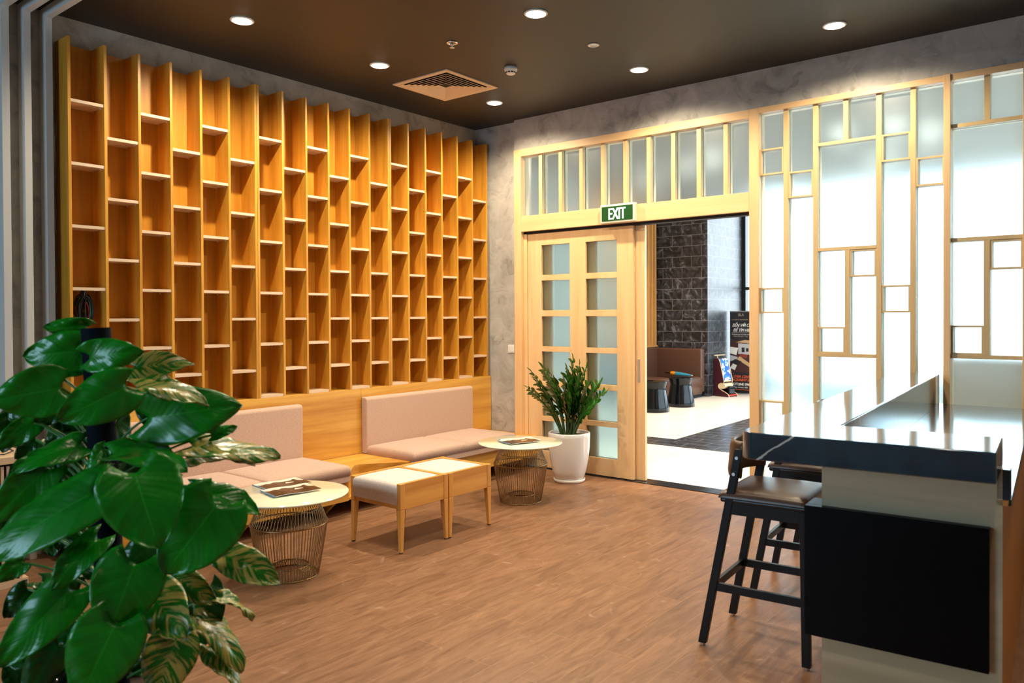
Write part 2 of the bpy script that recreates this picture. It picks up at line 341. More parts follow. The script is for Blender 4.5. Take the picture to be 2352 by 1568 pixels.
def magazine_mat(name, sx, sy):
    """brown cover with a white wave along the back edge and pale interior-photo shapes"""
    mt, nt, b = newmat(name)
    tc = N(nt, 'ShaderNodeTexCoord'); sp = N(nt, 'ShaderNodeSeparateXYZ'); nt.links.new(tc.outputs['Object'], sp.inputs[0])
    no = N(nt, 'ShaderNodeTexNoise'); no.inputs['Scale'].default_value = 14; no.inputs['Detail'].default_value = 2
    nt.links.new(tc.outputs['Object'], no.inputs['Vector'])
    vo = N(nt, 'ShaderNodeTexVoronoi'); vo.inputs['Scale'].default_value = 22; nt.links.new(tc.outputs['Object'], vo.inputs['Vector'])
    def mth(op, a, b_=None, c=None):
        n = N(nt, 'ShaderNodeMath', operation=op)
        for i, v in enumerate((a, b_, c)):
            if v is None: continue
            if isinstance(v, (int, float)): n.inputs[i].default_value = v
            else: nt.links.new(v, n.inputs[i])
        return n.outputs[0]
    nz = mth('SUBTRACT', no.outputs['Fac'], 0.5)
    wave = mth('GREATER_THAN', mth('MULTIPLY_ADD', nz, 0.10, sp.outputs[1]), sy*0.50)
    blob = mth('MULTIPLY', mth('GREATER_THAN', vo.outputs['Color'], 0.55), mth('MULTIPLY', mth('GREATER_THAN', sp.outputs[0], sx*0.12), mth('GREATER_THAN', sp.outputs[1], -sy*0.12)))
    r = ramp(nt, vo.outputs['Distance'], [(0.1, (0.12, 0.055, 0.02)), (0.6, (0.05, 0.022, 0.01))])
    m1 = N(nt, 'ShaderNodeMixRGB'); m1.inputs[2].default_value = (0.72, 0.66, 0.52, 1)
    nt.links.new(blob, m1.inputs[0]); nt.links.new(r.outputs['Color'], m1.inputs[1])
    m2 = N(nt, 'ShaderNodeMixRGB'); m2.inputs[2].default_value = (0.82, 0.80, 0.74, 1)
    nt.links.new(wave, m2.inputs[0]); nt.links.new(m1.outputs[0], m2.inputs[1])
    nt.links.new(m2.outputs[0], b.inputs['Base Color']); b.inputs['Roughness'].default_value = 0.22
    return mt
M['mag'] = magazine_mat('magazine_cover', 0.15, 0.105)

# ------------------------------------------------------------------ mesh helpers
XF = {}
class MB:
    def __init__(s): s.v = []; s.f = []; s.smooth = []
    def add(s, vs, fs, sm=False):
        n = len(s.v); s.v += [tuple(v) for v in vs]; s.f += [tuple(i+n for i in f) for f in fs]; s.smooth += [sm]*len(fs); return s
    def box(s, x0, x1, y0, y1, z0, z1):
        x0, x1 = min(x0, x1), max(x0, x1); y0, y1 = min(y0, y1), max(y0, y1); z0, z1 = min(z0, z1), max(z0, z1)
        vs = [(x, y, z) for z in (z0, z1) for y in (y0, y1) for x in (x0, x1)]
        return s.add(vs, [(0, 2, 3, 1), (4, 5, 7, 6), (0, 1, 5, 4), (2, 6, 7, 3), (0, 4, 6, 2), (1, 3, 7, 5)])
    def hexa(s, a, b):
        """a, b: four corner points each (bottom, top), same winding counter-clockwise from above"""
        return s.add(list(a)+list(b), [(3, 2, 1, 0), (4, 5, 6, 7), (0, 1, 5, 4), (1, 2, 6, 5), (2, 3, 7, 6), (3, 0, 4, 7)])
    def prism(s, pts, h0, h1, axis='z', sm=False):
        n = len(pts)
        def P(p, h): return {'z': (p[0], p[1], h), 'y': (p[0], h, p[1]), 'x': (h, p[0], p[1])}[axis]
        vs = [P(p, h0) for p in pts]+[P(p, h1) for p in pts]
        fs = [tuple(range(n))[::-1], tuple(range(n, 2*n))]+[(i, (i+1) % n, (i+1) % n+n, i+n) for i in range(n)]
        return s.add(vs, fs, sm)
    def tube(s, path, r, n=8, closed=False):
        path = [Vector(p) for p in path]; k = len(path); vs = []; fs = []
        up = Vector((0, 0, 1)); prev = None
        for i, p in enumerate(path):
            a = path[(i-1) % k] if (closed or i > 0) else p; b = path[(i+1) % k] if (closed or i < k-1) else p
            t = (b-a).normalized()
            if prev is None:
                x = t.cross(up) if abs(t.z) < 0.9 else t.cross(Vector((1, 0, 0)))
            else: x = prev-t*prev.dot(t)
            x.normalize(); y = t.cross(x); prev = x
            rr = r[i] if isinstance(r, (list, tuple)) else r
            for j in range(n):
                an = 2*math.pi*j/n; vs.append(p+x*math.cos(an)*rr+y*math.sin(an)*rr)
        segs = k if closed else k-1
        for i in range(segs):
            for j in range(n):
                a = i*n+j; b = i*n+(j+1) % n; c = ((i+1) % k)*n+(j+1) % n; d = ((i+1) % k)*n+j
                fs.append((a, b, c, d))
        s.add(vs, fs, True)
        if not closed:
            s.add(vs[:n], [tuple(range(n))[::-1]]); s.add(vs[-n:], [tuple(range(n))])
        return s
    def lathe(s, prof, c=(0, 0, 0), n=48, sm=True, axis='z'):
        vs = []; fs = []
        for (r, z) in prof:
            for j in range(n):
                a = 2*math.pi*j/n
                q = (r*math.cos(a), r*math.sin(a), z)
                if axis == 'x': q = (z, q[0], q[1])
                if axis == 'y': q = (q[0], z, q[1])
                vs.append((c[0]+q[0], c[1]+q[1], c[2]+q[2]))
        for i in range(len(prof)-1):
            for j in range(n):
                fs.append((i*n+j, i*n+(j+1) % n, (i+1)*n+(j+1) % n, (i+1)*n+j))
        return s.add(vs, fs, sm)
    def cyl(s, c, r, h, n=32, axis='z'):
        return s.lathe([(0.0001, 0), (r, 0), (r, 0.0001), (r, h-0.0001), (r, h), (0.0001, h)], c, n, False, axis)
    def build(s, name, mat, parent=None, bevel=0, smooth_all=False, local=False, solid=0, segs=2):
        me = bpy.data.meshes.new(name)
        vs = s.v
        if parent is not None and not local:
            root = parent if parent.parent is None else parent.parent
            inv = XF[root.name].inverted() if root.name in XF else Matrix.Identity(4)
            vs = [tuple(inv @ Vector(v)) for v in vs]
        me.from_pydata([tuple(v) for v in vs], [], s.f)
        bm = bmesh.new(); bm.from_mesh(me)
        bmesh.ops.remove_doubles(bm, verts=bm.verts, dist=1e-6) if False else None
        bmesh.ops.recalc_face_normals(bm, faces=bm.faces); bm.to_mesh(me); bm.free()
        for p, sm in zip(me.polygons, s.smooth): p.use_smooth = sm or smooth_all
        me.materials.append(mat)
        o = bpy.data.objects.new(name, me); COL.objects.link(o)
        if parent is not None: o.parent = parent
        if bevel:
            b = o.modifiers.new('bevel', 'BEVEL'); b.width = bevel; b.segments = segs; b.limit_method = 'ANGLE'; b.angle_limit = math.radians(40)
            if segs > 2:
                for p in me.polygons: p.use_smooth = True
                o.modifiers.new('wn', 'WEIGHTED_NORMAL').keep_sharp = False
        return o
def tag(o, label=None, cat=None, group=None, kind=None):
    if label: o['label'] = label
    if cat: o['category'] = cat
    if group: o['group'] = group
    if kind: o['kind'] = kind
    return o
def thing(name, label, cat, loc=(0, 0, 0), rz=0, group=None, kind=None):
    o = bpy.data.objects.new(name, None); COL.objects.link(o); o.location = loc; o.rotation_euler = (0, 0, rz); o.empty_display_size = 0.1
    XF[o.name] = Matrix.Translation(Vector(loc)) @ Matrix.Rotation(rz, 4, 'Z')
    return tag(o, label, cat, group, kind)
def copy_tree(o, parent=None):
    c = o.copy(); COL.objects.link(c)
    if parent is not None: c.parent = parent
    for ch in [q for q in bpy.data.objects if q.parent == o]: copy_tree(ch, c)
    return c
def struct(name, mb, mat, bevel=0):
    return tag(mb.build(name, mat, None, bevel), kind='structure')
def text_mesh(name, body, size, mat, parent, mtx, ext=0.001, shear=0.0, spacing=1.0, bold=0.0, align='LEFT', sx=1.0):
    """writing as a mesh; mtx places it (text lies in its local XY plane)"""
    cu = bpy.data.curves.new(name, 'FONT'); cu.body = body; cu.size = size; cu.extrude = ext; cu.shear = shear; cu.space_character = spacing; cu.offset = 0.0
    cu.align_x = align
    t = bpy.data.objects.new(name+'_tmp', cu); COL.objects.link(t)
    dg = bpy.context.evaluated_depsgraph_get(); me = bpy.data.meshes.new_from_object(t.evaluated_get(dg))
    bpy.data.objects.remove(t)
    me.name = name
    if bold:
        bm = bmesh.new()
        for k in (-1, -0.33, 0.33, 1):
            tmp = me.copy(); tmp.transform(Matrix.Translation((bold*k, 0, 0.00004*k))); bm.from_mesh(tmp); bpy.data.meshes.remove(tmp)
        bm.to_mesh(me); bm.free()
    root = parent if parent.parent is None else parent.parent
    inv = XF[root.name].inverted()
    me.transform(inv @ mtx @ Matrix.Diagonal((sx, 1, 1, 1)))
    me.materials.clear(); me.materials.append(mat)
    o = bpy.data.objects.new(name, me); COL.objects.link(o); o.parent = parent
    return o
def puff(x0, x1, y0, y1, z0, z1, crown=0.02, r=0.03, n=14):
    """upholstered block: crowned top, rounded edges (superellipse cross sections)"""
    mb = MB(); vs = []; fs = []
    def edge(t, lo, hi, rr):
        # positions concentrated near the ends
        return lo+(hi-lo)*t
    ts = [0, 0.0, 0.012, 0.04, 0.1, 0.25, 0.5, 0.75, 0.9, 0.96, 0.988, 1.0, 1.0]
    ts = ts[1:-1]; k = len(ts)
    def drop(d): # height loss near an edge at distance d
        return 0 if d >= r else r-math.sqrt(max(0, r*r-(r-d)**2))
    for yi, ty in enumerate(ts):
        for xi, tx in enumerate(ts):
            x = x0+(x1-x0)*tx; y = y0+(y1-y0)*ty
            dx = min(x-x0, x1-x); dy = min(y-y0, y1-y)
            z = z1+crown*(1-(2*tx-1)**4)*(1-(2*ty-1)**4)-max(drop(dx), drop(dy))
            vs.append((x, y, z))
    for yi in range(k-1):
        for xi in range(k-1):
            a = yi*k+xi; fs.append((a, a+1, a+k+1, a+k))
    per = [xi for xi in range(k)]+[yi*k+k-1 for yi in range(1, k)]+[(k-1)*k+xi for xi in range(k-2, -1, -1)]+[yi*k for yi in range(k-2, 0, -1)]
    base = len(vs)
    for i in per: vs.append((vs[i][0], vs[i][1], z0))
    q = len(per)
    for j in range(q): fs.append((per[j], base+j, base+(j+1) % q, per[(j+1) % q]))
    fs.append(tuple(base+j for j in range(q)))
    return mb.add(vs, fs, True)

# ------------------------------------------------------------------ room shell
H = 3.5655
XR, YR = 7.4, -9.4
XE = 5.115           # right end of the glazed front
struct('floor', MB().box(0, XR, YR, 0.12, -0.1, 0), M['floor'])
struct('ceiling', MB().box(-0.1, XR+0.1, YR-0.1, 0.08, H, H+0.1), plain('dark_brown_ceiling', (0.020, 0.0168, 0.0135), 0.5))
struct('wall_left', MB().box(-0.1, 0, YR-0.1, 0.06, -0.1, H), M['concrete'])
wb = MB(); wb.box(-0.1, 0.598, 0.06, 0.16, -0.1, H)
struct('wall_corner', wb, M['concrete'])
wt = MB(); wt.box(0.598, XR, 0.0, 0.16, 3.25, H); wt.box(0.590, 0.6, 0.0, 0.16, -0.1, H)
wt.box(XE, XR, 0.0, 0.16, 0, 3.25)
struct('wall_front', wt, M['concrete'])
struct('wall_right', MB().box(XR, XR+0.1, YR-0.1, 0.16, -0.1, H), M['concrete'])
wr = MB(); wr.box(0, 1.2, YR-0.1, YR, 0, H); wr.box(3.6, XR, YR-0.1, YR, 0, H); wr.box(1.2, 3.6, YR-0.1, YR, 0, 1.2); wr.box(1.2, 3.6, YR-0.1, YR, 2.6, H)
struct('wall_rear', wr, M['concrete'])

# ceiling edge step of the left battens
bats = []
for i, (ya, yb) in enumerate([(-4.213, -4.170), (-4.338, -4.296), (-4.463, -4.418)]):
    pts = [(0.0, 0.0), (0.10, 0.0), (0.10, H-0.065), (3.4, H-0.065), (3.4, H-0.0005), (0.0, H-0.0005)]
    mb = MB(); mb.prism([(x, z) for x, z in pts], ya, yb, 'y')
    o = mb.build('wall_batten', M['batten'], None, 0.002)
    tag(o, ['white batten nearest the bookcase, running up the wall and over the ceiling', 'white batten second from the bookcase, bent onto the ceiling',
            'white batten farthest from the bookcase, at the left edge of the photo'][i], 'batten', 'white battens left of the bookcase')

# ------------------------------------------------------------------ door front: posts, rails, lintel
FY0, FY1 = -0.02, 0.12
def fr(name, x0, x1, z0, z1, y0=FY0, y1=FY1, mat=None):
    return struct(name, MB().box(x0, x1, y0, y1, z0, z1), mat or M['frame_wood'], 0.002)
fr('trim_1', 0.600, 0.690, 0, 3.2505)
fr('trim_2', 3.1155, 3.1955, 0, 3.2505)
fr('trim_3', 4.5585, 4.6015, 0, 3.2505, -0.035, FY1)
fr('trim_4', 5.035, 5.115, 0, 3.2505)
for i, (a, b) in enumerate([(0.690, 3.1155), (3.1955, 4.5585), (4.6015, 5.035)]):
    fr('trim_%d' % (5+i), a, b, 3.178 if i == 0 else 3.205, 3.2505, mat=M['frame_wood_x'])
fr('trim_8', 0.690, 3.1155, 2.408, 2.567, -0.015, FY1, mat=M['frame_wood_x'])
fr('trim_9', 3.1955, 4.5585, 0, 0.08, mat=M['frame_wood_x']); fr('trim_10', 4.6015, 5.035, 0, 0.08, mat=M['frame_wood_x'])
# dark track above the opening, black stone sill
struct('trim_11', MB().box(0.690, 3.1155, 0.03, FY1, 2.385, 2.408), M['dark_gap'])
struct('trim_12', MB().box(0.690, 3.1155, 0.012, 0.20, -0.05, 0.006), plain('black_sill_stone', (0.012, 0.014, 0.018), 0.2))
fr('trim_13', 0.690, 0.728, 0, 2.408, 0.03, FY1)

# transom window with nine bars
w1 = thing('window_1', None, None, (1.9, 0.05, 2.57), kind='structure')
MB().box(0.690, 3.1155, 0.050, 0.058, 2.567, 3.178).build('pane', M['frosted'], w1)
for i in range(9):
    x = 0.905+i*0.2468
    MB().box(x, x+0.041, 0.004, 0.048, 2.567, 3.178).build('bar', M['bar_wood'], w1, 0.0015)
    MB().box(x, x+0.041, 0.060, 0.104, 2.567, 3.178).build('rear_bar', M['bar_wood'], w1, 0.0015)

def lattice(name, x0, x1, bars, shorts, rails, squares, loc):
    """frosted pane between a front and a rear lattice of bars; squares are small inset boxes"""
    w = thing(name, None, None, loc, kind='structure')
    MB().box(x0, x1, 0.050, 0.058, 0.08, 3.205).build('pane', M['frosted'], w)
    for (ya, yb, nm) in ((0.004, 0.048, ''), (0.060, 0.104, 'rear_')):
        for (a, b) in bars: MB().box(a, b, ya, yb, 0.08, 3.205).build(nm+'bar', M['bar_wood'], w, 0.0015)
        for (a, b, z0, z1) in shorts: MB().box(a, b, ya, yb, z0, z1).build(nm+'bar', M['bar_wood'], w, 0.0015)
        for (a, b, z0, z1) in rails: MB().box(a, b, ya, yb, z0, z1).build(nm+'cross_rail', M['bar_wood'], w, 0.0015)
        for (a, b, z0, z1) in squares:
            m = MB(); t = 0.013
            m.box(a, b, ya+0.003, yb, z0, z0+t); m.box(a, b, ya+0.003, yb, z1-t, z1); m.box(a, a+t, ya+0.003, yb, z0+t, z1-t); m.box(b-t, b, ya+0.003, yb, z0+t, z1-t)
            m.build(nm+'square_frame', M['bar_wood'], w, 0.001)
    return w
B1 = [(3.394, 3.432), (3.630, 3.668), (4.098, 4.137), (4.334, 4.371)]
lattice('window_2', 3.1955, 4.5585, B1,
        [(3.860, 3.897, 2.896, 3.205), (3.872, 3.909, 1.242, 2.045)],
        [(3.668, 4.098, 2.871, 2.896), (3.668, 4.098, 2.045, 2.071), (3.668, 4.098, 1.214, 1.242)],
        [(3.1955, 3.394, 2.695, 2.909), (3.1955, 3.394, 1.560, 1.768), (3.1955, 3.394, 0.630, 0.839), (3.432, 3.630, 2.487, 2.697), (3.909, 4.098, 1.836, 2.045),
         (3.668, 3.872, 1.242, 1.449), (4.137, 4.334, 2.689, 2.892), (4.137, 4.334, 1.560, 1.764), (4.371, 4.5585, 2.480, 2.690)], (3.88, 0.05, 0.0))
lattice('window_3', 4.6015, 5.035, [],
        [(4.803, 4.841, 2.896, 3.205), (4.803, 4.841, 1.256, 2.060)],
        [(4.6015, 5.035, 2.868, 2.896), (4.6015, 5.035, 2.060, 2.088), (4.6015, 5.035, 1.230, 1.256)],
        [(4.841, 5.035, 1.855, 2.060), (4.6015, 4.803, 1.256, 1.464)], (4.82, 0.05, 0.0))

# sliding door leaves
def leaf_door(name, x0, x1, y0, y1, panes, z1=2.384, z0=0.012):
    d = thing(name, None, None, ((x0+x1)/2, (y0+y1)/2, 0), kind='structure')
    m = MB(); cols = panes
    xs = [x0]+[v for c in cols for v in c]+[x1]
    rows = [(0.178, 0.482), (0.531, 0.831), (0.884, 1.185), (1.237, 1.540), (1.602, 1.903), (1.960, 2.262)]
    for k in range(0, len(xs), 2): m.box(xs[k], xs[k+1], y0, y1, z0, z1)
    for (a, b) in cols:
        zs = [z0]+[v for r in rows for v in r]+[z1]
        for k in range(0, len(zs), 2): m.box(a, b, y0, y1, zs[k], zs[k+1])
    m.build('door_frame', M['frame_wood'], d, 0.0015)
    for (a, b) in cols:
        for (za, zb) in rows:
            MB().box(a+0.001, b-0.001, (y0+y1)/2+0.004, (y0+y1)/2+0.010, za+0.001, zb-0.001).build('pane', M['frosted'], d)
    return d
leaf_door('door_1', 0.732, 1.972, 0.040, 0.078, [(0.907, 1.256), (1.445, 1.798)])
d2 = leaf_door('door_2', 0.845, 2.072, 0.086, 0.119, [(1.010, 1.360), (1.548, 1.898)])
MB().box(1.993, 2.019, 0.080, 0.087, 0.925, 1.139).build('flush_handle', M['metal_light'], d2, 0.002)
tag(bpy.data.objects['flush_handle'], label='silver recessed pull handle')

# ------------------------------------------------------------------ exit sign
ex = thing('exit_sign', 'green illuminated EXIT sign on the door lintel', 'sign', (1.866, -0.015, 2.49))
MB().box(1.678, 2.054, -0.062, -0.016, 2.408, 2.582).build('housing', plain('cream_sign_housing', (0.78, 0.70, 0.55), 0.4), ex, 0.008)
MB().box(1.700, 2.032, -0.066, -0.0615, 2.428, 2.562).build('face', M['exit_green'], ex)
text_mesh('lettering', 'EXIT', 0.152, M['exit_white'], ex, Matrix.Translation((1.770, -0.0665, 2.441)) @ Matrix.Rotation(math.radians(90), 4, 'X'), ext=0.0008, bold=0.006, sx=0.62, spacing=0.95)

# ------------------------------------------------------------------ wall switch on the recessed corner wall
sw = thing('light_switch', 'white square light switch on the grey wall beside the door frame', 'light switch', (0.535, 0.06, 1.20))
MB().box(0.452, 0.537, 0.050, 0.060, 1.158, 1.243).build('plate', M['white_plastic'], sw, 0.003)
MB().box(0.462, 0.527, 0.046, 0.050, 1.170, 1.232).build('rocker', M['white_plastic'], sw, 0.002)

# ------------------------------------------------------------------ bookcase wall: three units of six bays
XF0, XB0 = 0.012, 0.212      # rear face and front edge
PITCH, DD = 0.2262, 0.0219
ZT, ZB = 3.378, 0.905
TH = 0.019
def vy(i, side=0):
    """y of upright i (0 = leftmost); side -1/+1 picks the board of the left/right unit at a joint"""
    y = 0.008-(18-i)*PITCH
    if i < 6 or (i == 6 and side < 0): y -= DD
    if i < 12 or (i == 12 and side < 0): y -= DD
    return y
ylab = ['left bookcase unit, partly behind the big climbing plant, dim at its far left', 'middle bookcase unit of the honey wood shelf wall, between the two joints',
        'right bookcase unit of the shelf wall, ending at the grey corner']
for u in range(3):
    i0, i1 = u*6, u*6+6
    ya, yb = vy(i0, +1), vy(i1, -1)
    bk = thing('bookcase', ylab[u], 'bookcase', (0.1, (ya+yb)/2, ZB), group='bookcase units of the shelf wall')
    MB().box(0.003, 0.020, ya, yb, ZB, ZT-0.0).build('back_panel', M['shelf_wood'], bk)
    for i in range(i0, i1+1):
        y = vy(i, +1 if i == i0 else (-1 if i == i1 else 0))
        MB().box(0.020, XB0, y-TH, y, ZB, ZT).build('upright', M['shelf_wood'], bk, 0.0008)
    for i in range(i0, i1):
        a = vy(i, +1 if i == i0 else 0); b = vy(i+1, -1 if i+1 == i1 else 0)-TH
        if i % 2 == 0: zs = [2.978-0.4095*k for k in range(5)]+[0.925]
        else: zs = [2.768-0.4085*k for k in range(5)]
        for z in zs:
            m = MB(); m.box(0.020, XB0-0.004, a, b, z-0.020, z)
            if z > 1:
                m.box(0.05, 0.058, b-0.010, b-0.002, z-0.030, z-0.020); m.box(0.165, 0.173, b-0.010, b-0.002, z-0.030, z-0.020)
            m.build('shelf', M['shelf_white'], bk)

# cable bundle hanging in the leftmost bay
cbx = thing('cable_bundle', 'coiled bundle of black, red and green cable hanging in the leftmost bay', 'cable', (0.14, -4.01, 1.55))
for k, (mt, n) in enumerate((('cable_black', 9), ('cable_red', 2), ('cable_green', 1))):
    m = MB()
    for j in range(n):
        w = 0.028+0.012*((j*7+k*3) % 4)/3; h = 0.080+0.012*((j*5+k) % 3); off = (k*0.012-0.02)+0.006*j
        pts = []
        for q in range(22):
            a = 2*math.pi*q/22
            pts.append((0.14+off*0.5+0.008*math.sin(a+j), -4.015+off+w*math.sin(a)*(1 if q % 2 else 0.96), 1.600+h*math.cos(a)*-1-(0.02 if k == 1 else 0)))
        m.tube(pts, 0.006, 6, True)
    m.build('strand', M[mt], cbx)
MB().tube([(0.14, -4.015, 1.728), (0.14, -4.02, 1.70), (0.14, -4.012, 1.675)], [0.016, 0.020, 0.012], 8).build('tie', M['cable_black'], cbx)

# ------------------------------------------------------------------ panelling and bench platform below
for nm, (a, b), lb in (('left', (-4.16, -1.724), 'honey wood wall panel behind the left banquette, its grain horizontal'), ('right', (-1.722, 0.052), 'honey wood wall panel behind the right banquette, under the shelves')):
    o = MB().box(0.003, XB0, a, b, 0.327, ZB-0.001).build('wall_panel', M['panel_wood'], None, 0.001)
    tag(o, lb, 'panel', 'wood panels under the shelf wall')
bp_ = thing('bench_platform', 'long low honey wood bench platform that carries both banquettes', 'bench', (0.5, -2.0, 0))
deck = [(0.003, 0.052), (0.003, -4.16), (0.845, -4.16), (0.845, -2.38), (0.605, -2.125), (0.600, -2.07), (0.845, -1.76), (0.845, -0.20), (0.845, 0.052)]
deck = deck[::-1]
MB().prism(deck, 0.300, 0.325, 'z').build('deck', M['panel_wood'], bp_, 0.001)
inner = [(0.82, 0.05), (0.82, -1.77), (0.575, -2.075), (0.580, -2.115), (0.82, -2.37), (0.82, -4.15)]
outer = [(0.842, -4.15), (0.842, -2.378), (0.603, -2.123), (0.598, -2.072), (0.842, -1.762), (0.842, 0.05)]
MB().prism(inner+outer, 0.115, 0.300, 'z').build('fascia', M['panel_wood'], bp_)
MB().box(0.003, 0.82, -4.15, 0.05, 0.115, 0.135).build('underside', M['panel_wood'], bp_)
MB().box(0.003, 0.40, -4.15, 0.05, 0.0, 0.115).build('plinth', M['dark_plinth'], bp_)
for y in (-3.9, -3.2, -2.46, -1.72, -0.95, -0.15):
    m = MB(); m.prism([(0.40, 0.115), (0.80, 0.115), (0.66, 0.0), (0.40, 0.0)], y-0.012, y+0.012, 'y'); m.build('bracket', M['panel_wood'], bp_)

def banquette(y0, y1, back0, back1, label):
    t = thing('banquette', label, 'seat', (0.5, (y0+y1)/2, 0.325), group='pink banquettes on the bench platform')
    m = MB()
    # backrest with rounded top front edge
    x0, x1, zt, r = XB0+0.001, XB0+0.072, 0.828, 0.030
    prof = [(x0, 0.326), (x1, 0.326)]+[(x1-r+r*math.cos(a), zt-r+r*math.sin(a)) for a in [math.radians(d) for d in range(0, 91, 15)]]+[(x0, zt)]
    m.prism(prof, back0, back1, 'y'); m.build('backrest', M['pink_fabric'], t, 0.012, segs=4)
    mid = (y0+y1)/2
    for (a, b) in ((y0, mid-0.002), (mid+0.002, y1)):
        puff(x1+0.001, 0.890, a, b, 0.326, 0.400, 0.014, 0.030).build('seat_cushion', M['pink_fabric'], t)
    MB().box(0.846, 0.882, y0, y1, 0.268, 0.324).build('front_pad', M['pink_fabric'], t, 0.008, segs=3)
    return t
banquette(-1.722, -0.350, -1.722, -0.312, 'right dusty pink banquette seat against the wood panel near the corner')
banquette(-3.86, -2.390, -3.86, -2.390, 'left dusty pink banquette seat, partly hidden by the climbing plant')

# ------------------------------------------------------------------ two low stools with side boards
def ottoman(loc, label):
    t = thing('low_stool', label, 'stool', loc, group='pair of low stools in front of the bench')
    w, d = 0.2235, 0.25      # half sizes in y and x
    for sx in (-1, 1):
        for sy in (-1, 1):
            x0, x1 = (d-0.038, d) if sx > 0 else (-d, -d+0.038)
            y0, y1 = (w-0.042, w-0.0005) if sy > 0 else (-w+0.0005, -w+0.042)
            bx0, bx1 = (x1-0.024, x1) if sx > 0 else (x0, x0+0.024)
            by0, by1 = (y1-0.024, y1) if sy > 0 else (y0, y0+0.024)
            zt = 0.455
            m = MB(); m.hexa([(bx0, by0, 0.006), (bx1, by0, 0.006), (bx1, by1, 0.006), (bx0, by1, 0.006)], [(x0, y0, 0.285), (x1, y0, 0.285), (x1, y1, 0.285), (x0, y1, 0.285)])
            m.box(x0, x1, y0, y1, 0.285, zt)
            lg = m.build('leg', M['stool_wood'], t, 0.004, local=True)
            MB().box(bx0+0.003, bx1-0.003, by0+0.003, by1-0.003, 0.0, 0.006).build('foot_pad', M['dark_gap'], lg, local=True)
        xa = (d-0.028, d-0.003) if sx > 0 else (-d+0.003, -d+0.028)
        MB().box(xa[0], xa[1], -w+0.042, w-0.042, 0.284, 0.455).build('side_board', M['stool_wood_y'], t, 0.002, local=True)
    MB().box(-d+0.038, d-0.038, w-0.036, w-0.004, 0.40, 0.452).build('end_rail', M['stool_wood_y'], t, 0.002, local=True)
    for sy in (-1, 1):
        MB().box(-d+0.038, d-0.038, sy*(w-0.022)-0.010, sy*(w-0.022)+0.010, 0.286, 0.320).build('seat_rail', M['stool_wood_y'], t, 0.002, local=True)
    puff(-d+0.030, d-0.030, -w-0.006, w-0.040, 0.318, 0.452, 0.012, 0.028).build('cushion', M['pale_fabric'], t, local=True)
    return t
ottoman((1.650, -2.583, 0), 'low wooden stool with pale cushion nearer the round table in front')
ottoman((1.650, -2.128, 0), 'low wooden stool with pale cushion, the farther of the joined pair')

# ------------------------------------------------------------------ wire tables
def wire_table(loc, label):
    t = thing('wire_table', label, 'table', loc, group='round wire-base tables')
    R, zt = 0.352, 0.492
    MB().lathe([(0.0001, zt-0.012), (R-0.012, zt-0.012), (R-0.003, zt-0.008), (R, zt-0.003), (R-0.002, zt), (0.0001, zt)], n=96).build('tabletop', M['cream_glass'], t, local=True)
    n = 68; m = MB()
    for k in range(n):
        a = 2*math.pi*k/n; a2 = a+0.10; 
        P = lambda r, z, q: (r*math.cos(q), r*math.sin(q), z)
        pts = [P(0.160, 0.478, a2), P(0.192, 0.397, a+0.05), P(0.222, 0.320, a), P(0.224, 0.312, a), P(0.200, 0.16, a), P(0.172, 0.006, a)]
        m.tube(pts, 0.0021, 5)
        m.tube([P(0.172, 0.006, a), P(0.142, 0.030, a), P(0.114, 0.056, a)], 0.0021, 5)
    m.build('wire_cage', M['brass'], t, local=True)
    for nm, r, z, rr in (('top_ring', 0.160, 0.477, 0.0035), ('middle_ring', 0.225, 0.316, 0.0048), ('base_ring', 0.172, 0.004, 0.0040), ('inner_ring', 0.114, 0.057, 0.0040), ('inner_support_ring', 0.183, 0.40, 0.0025)):
        MB().tube([(r*math.cos(2*math.pi*q/64), r*math.sin(2*math.pi*q/64), z) for q in range(64)], rr, 8, True).build(nm, M['brass'], t, local=True)
    return t
T1 = (1.655, -3.480, 0); T2 = (1.600, -1.180, 0)
wire_table(T1, 'round cream table on a brass wire base in front, by the climbing plant')
wire_table(T2, 'round cream table on a brass wire base beside the potted plant')

def magazine(loc, rz, label, pages=4, white=False, bow=0.004):
    t = thing('magazine', label, 'magazine', loc, rz, group='magazines on the round tables')
    w, d = 0.148, 0.105
    nx = 12; vs = []; fs = []
    def z(x, k): return bow*math.sin((x/w+1)*math.pi/2*1.6)**2+k
    for k in (0.0, 0.0035):
        for i in range(nx+1):
            x = -w+2*w*i/nx
            vs += [(x, -d, z(x, k)), (x, d, z(x, k))]
    n1 = 2*(nx+1)
    for i in range(nx):
        a = 2*i; fs += [(a, a+1, a+3, a+2), (n1+a, n1+a+2, n1+a+3, n1+a+1), (a, a+2, n1+a+2, n1+a), (a+1, n1+a+1, n1+a+3, a+3)]
    fs += [(0, n1, n1+1, 1), (2*nx, 2*nx+1, n1+2*nx+1, n1+2*nx)]
    MB().add(vs, fs).build('pages', M['paper'], t, local=True)
    cv = [(x, y, zz+0.0009) for (x, y, zz) in vs[n1:]]; top = [(x, y, zz+0.0006) for (x, y, zz) in cv]
    f2 = []
    for i in range(nx):
        a = 2*i; f2 += [(a, a+1, a+3, a+2), (n1+a, n1+a+2, n1+a+3, n1+a+1), (a, a+2, n1+a+2, n1+a), (a+1, n1+a+1, n1+a+3, a+3)]
    MB().add(cv+top, f2).build('cover', M['paper'] if white else M['mag'], t, local=True)
    MB().box(-w-0.0015, -w+0.004, -d, d, 0.0, 0.0062).build('spine', M['paper_blue'], t, local=True)
    return t
def place_mag(c, ang, z, label, **k): return magazine((c[0], c[1], z), math.radians(ang), label, **k)
place_mag((1.425, -3.370), 83, 0.4925, 'brown and white magazine at the back of the front round table')
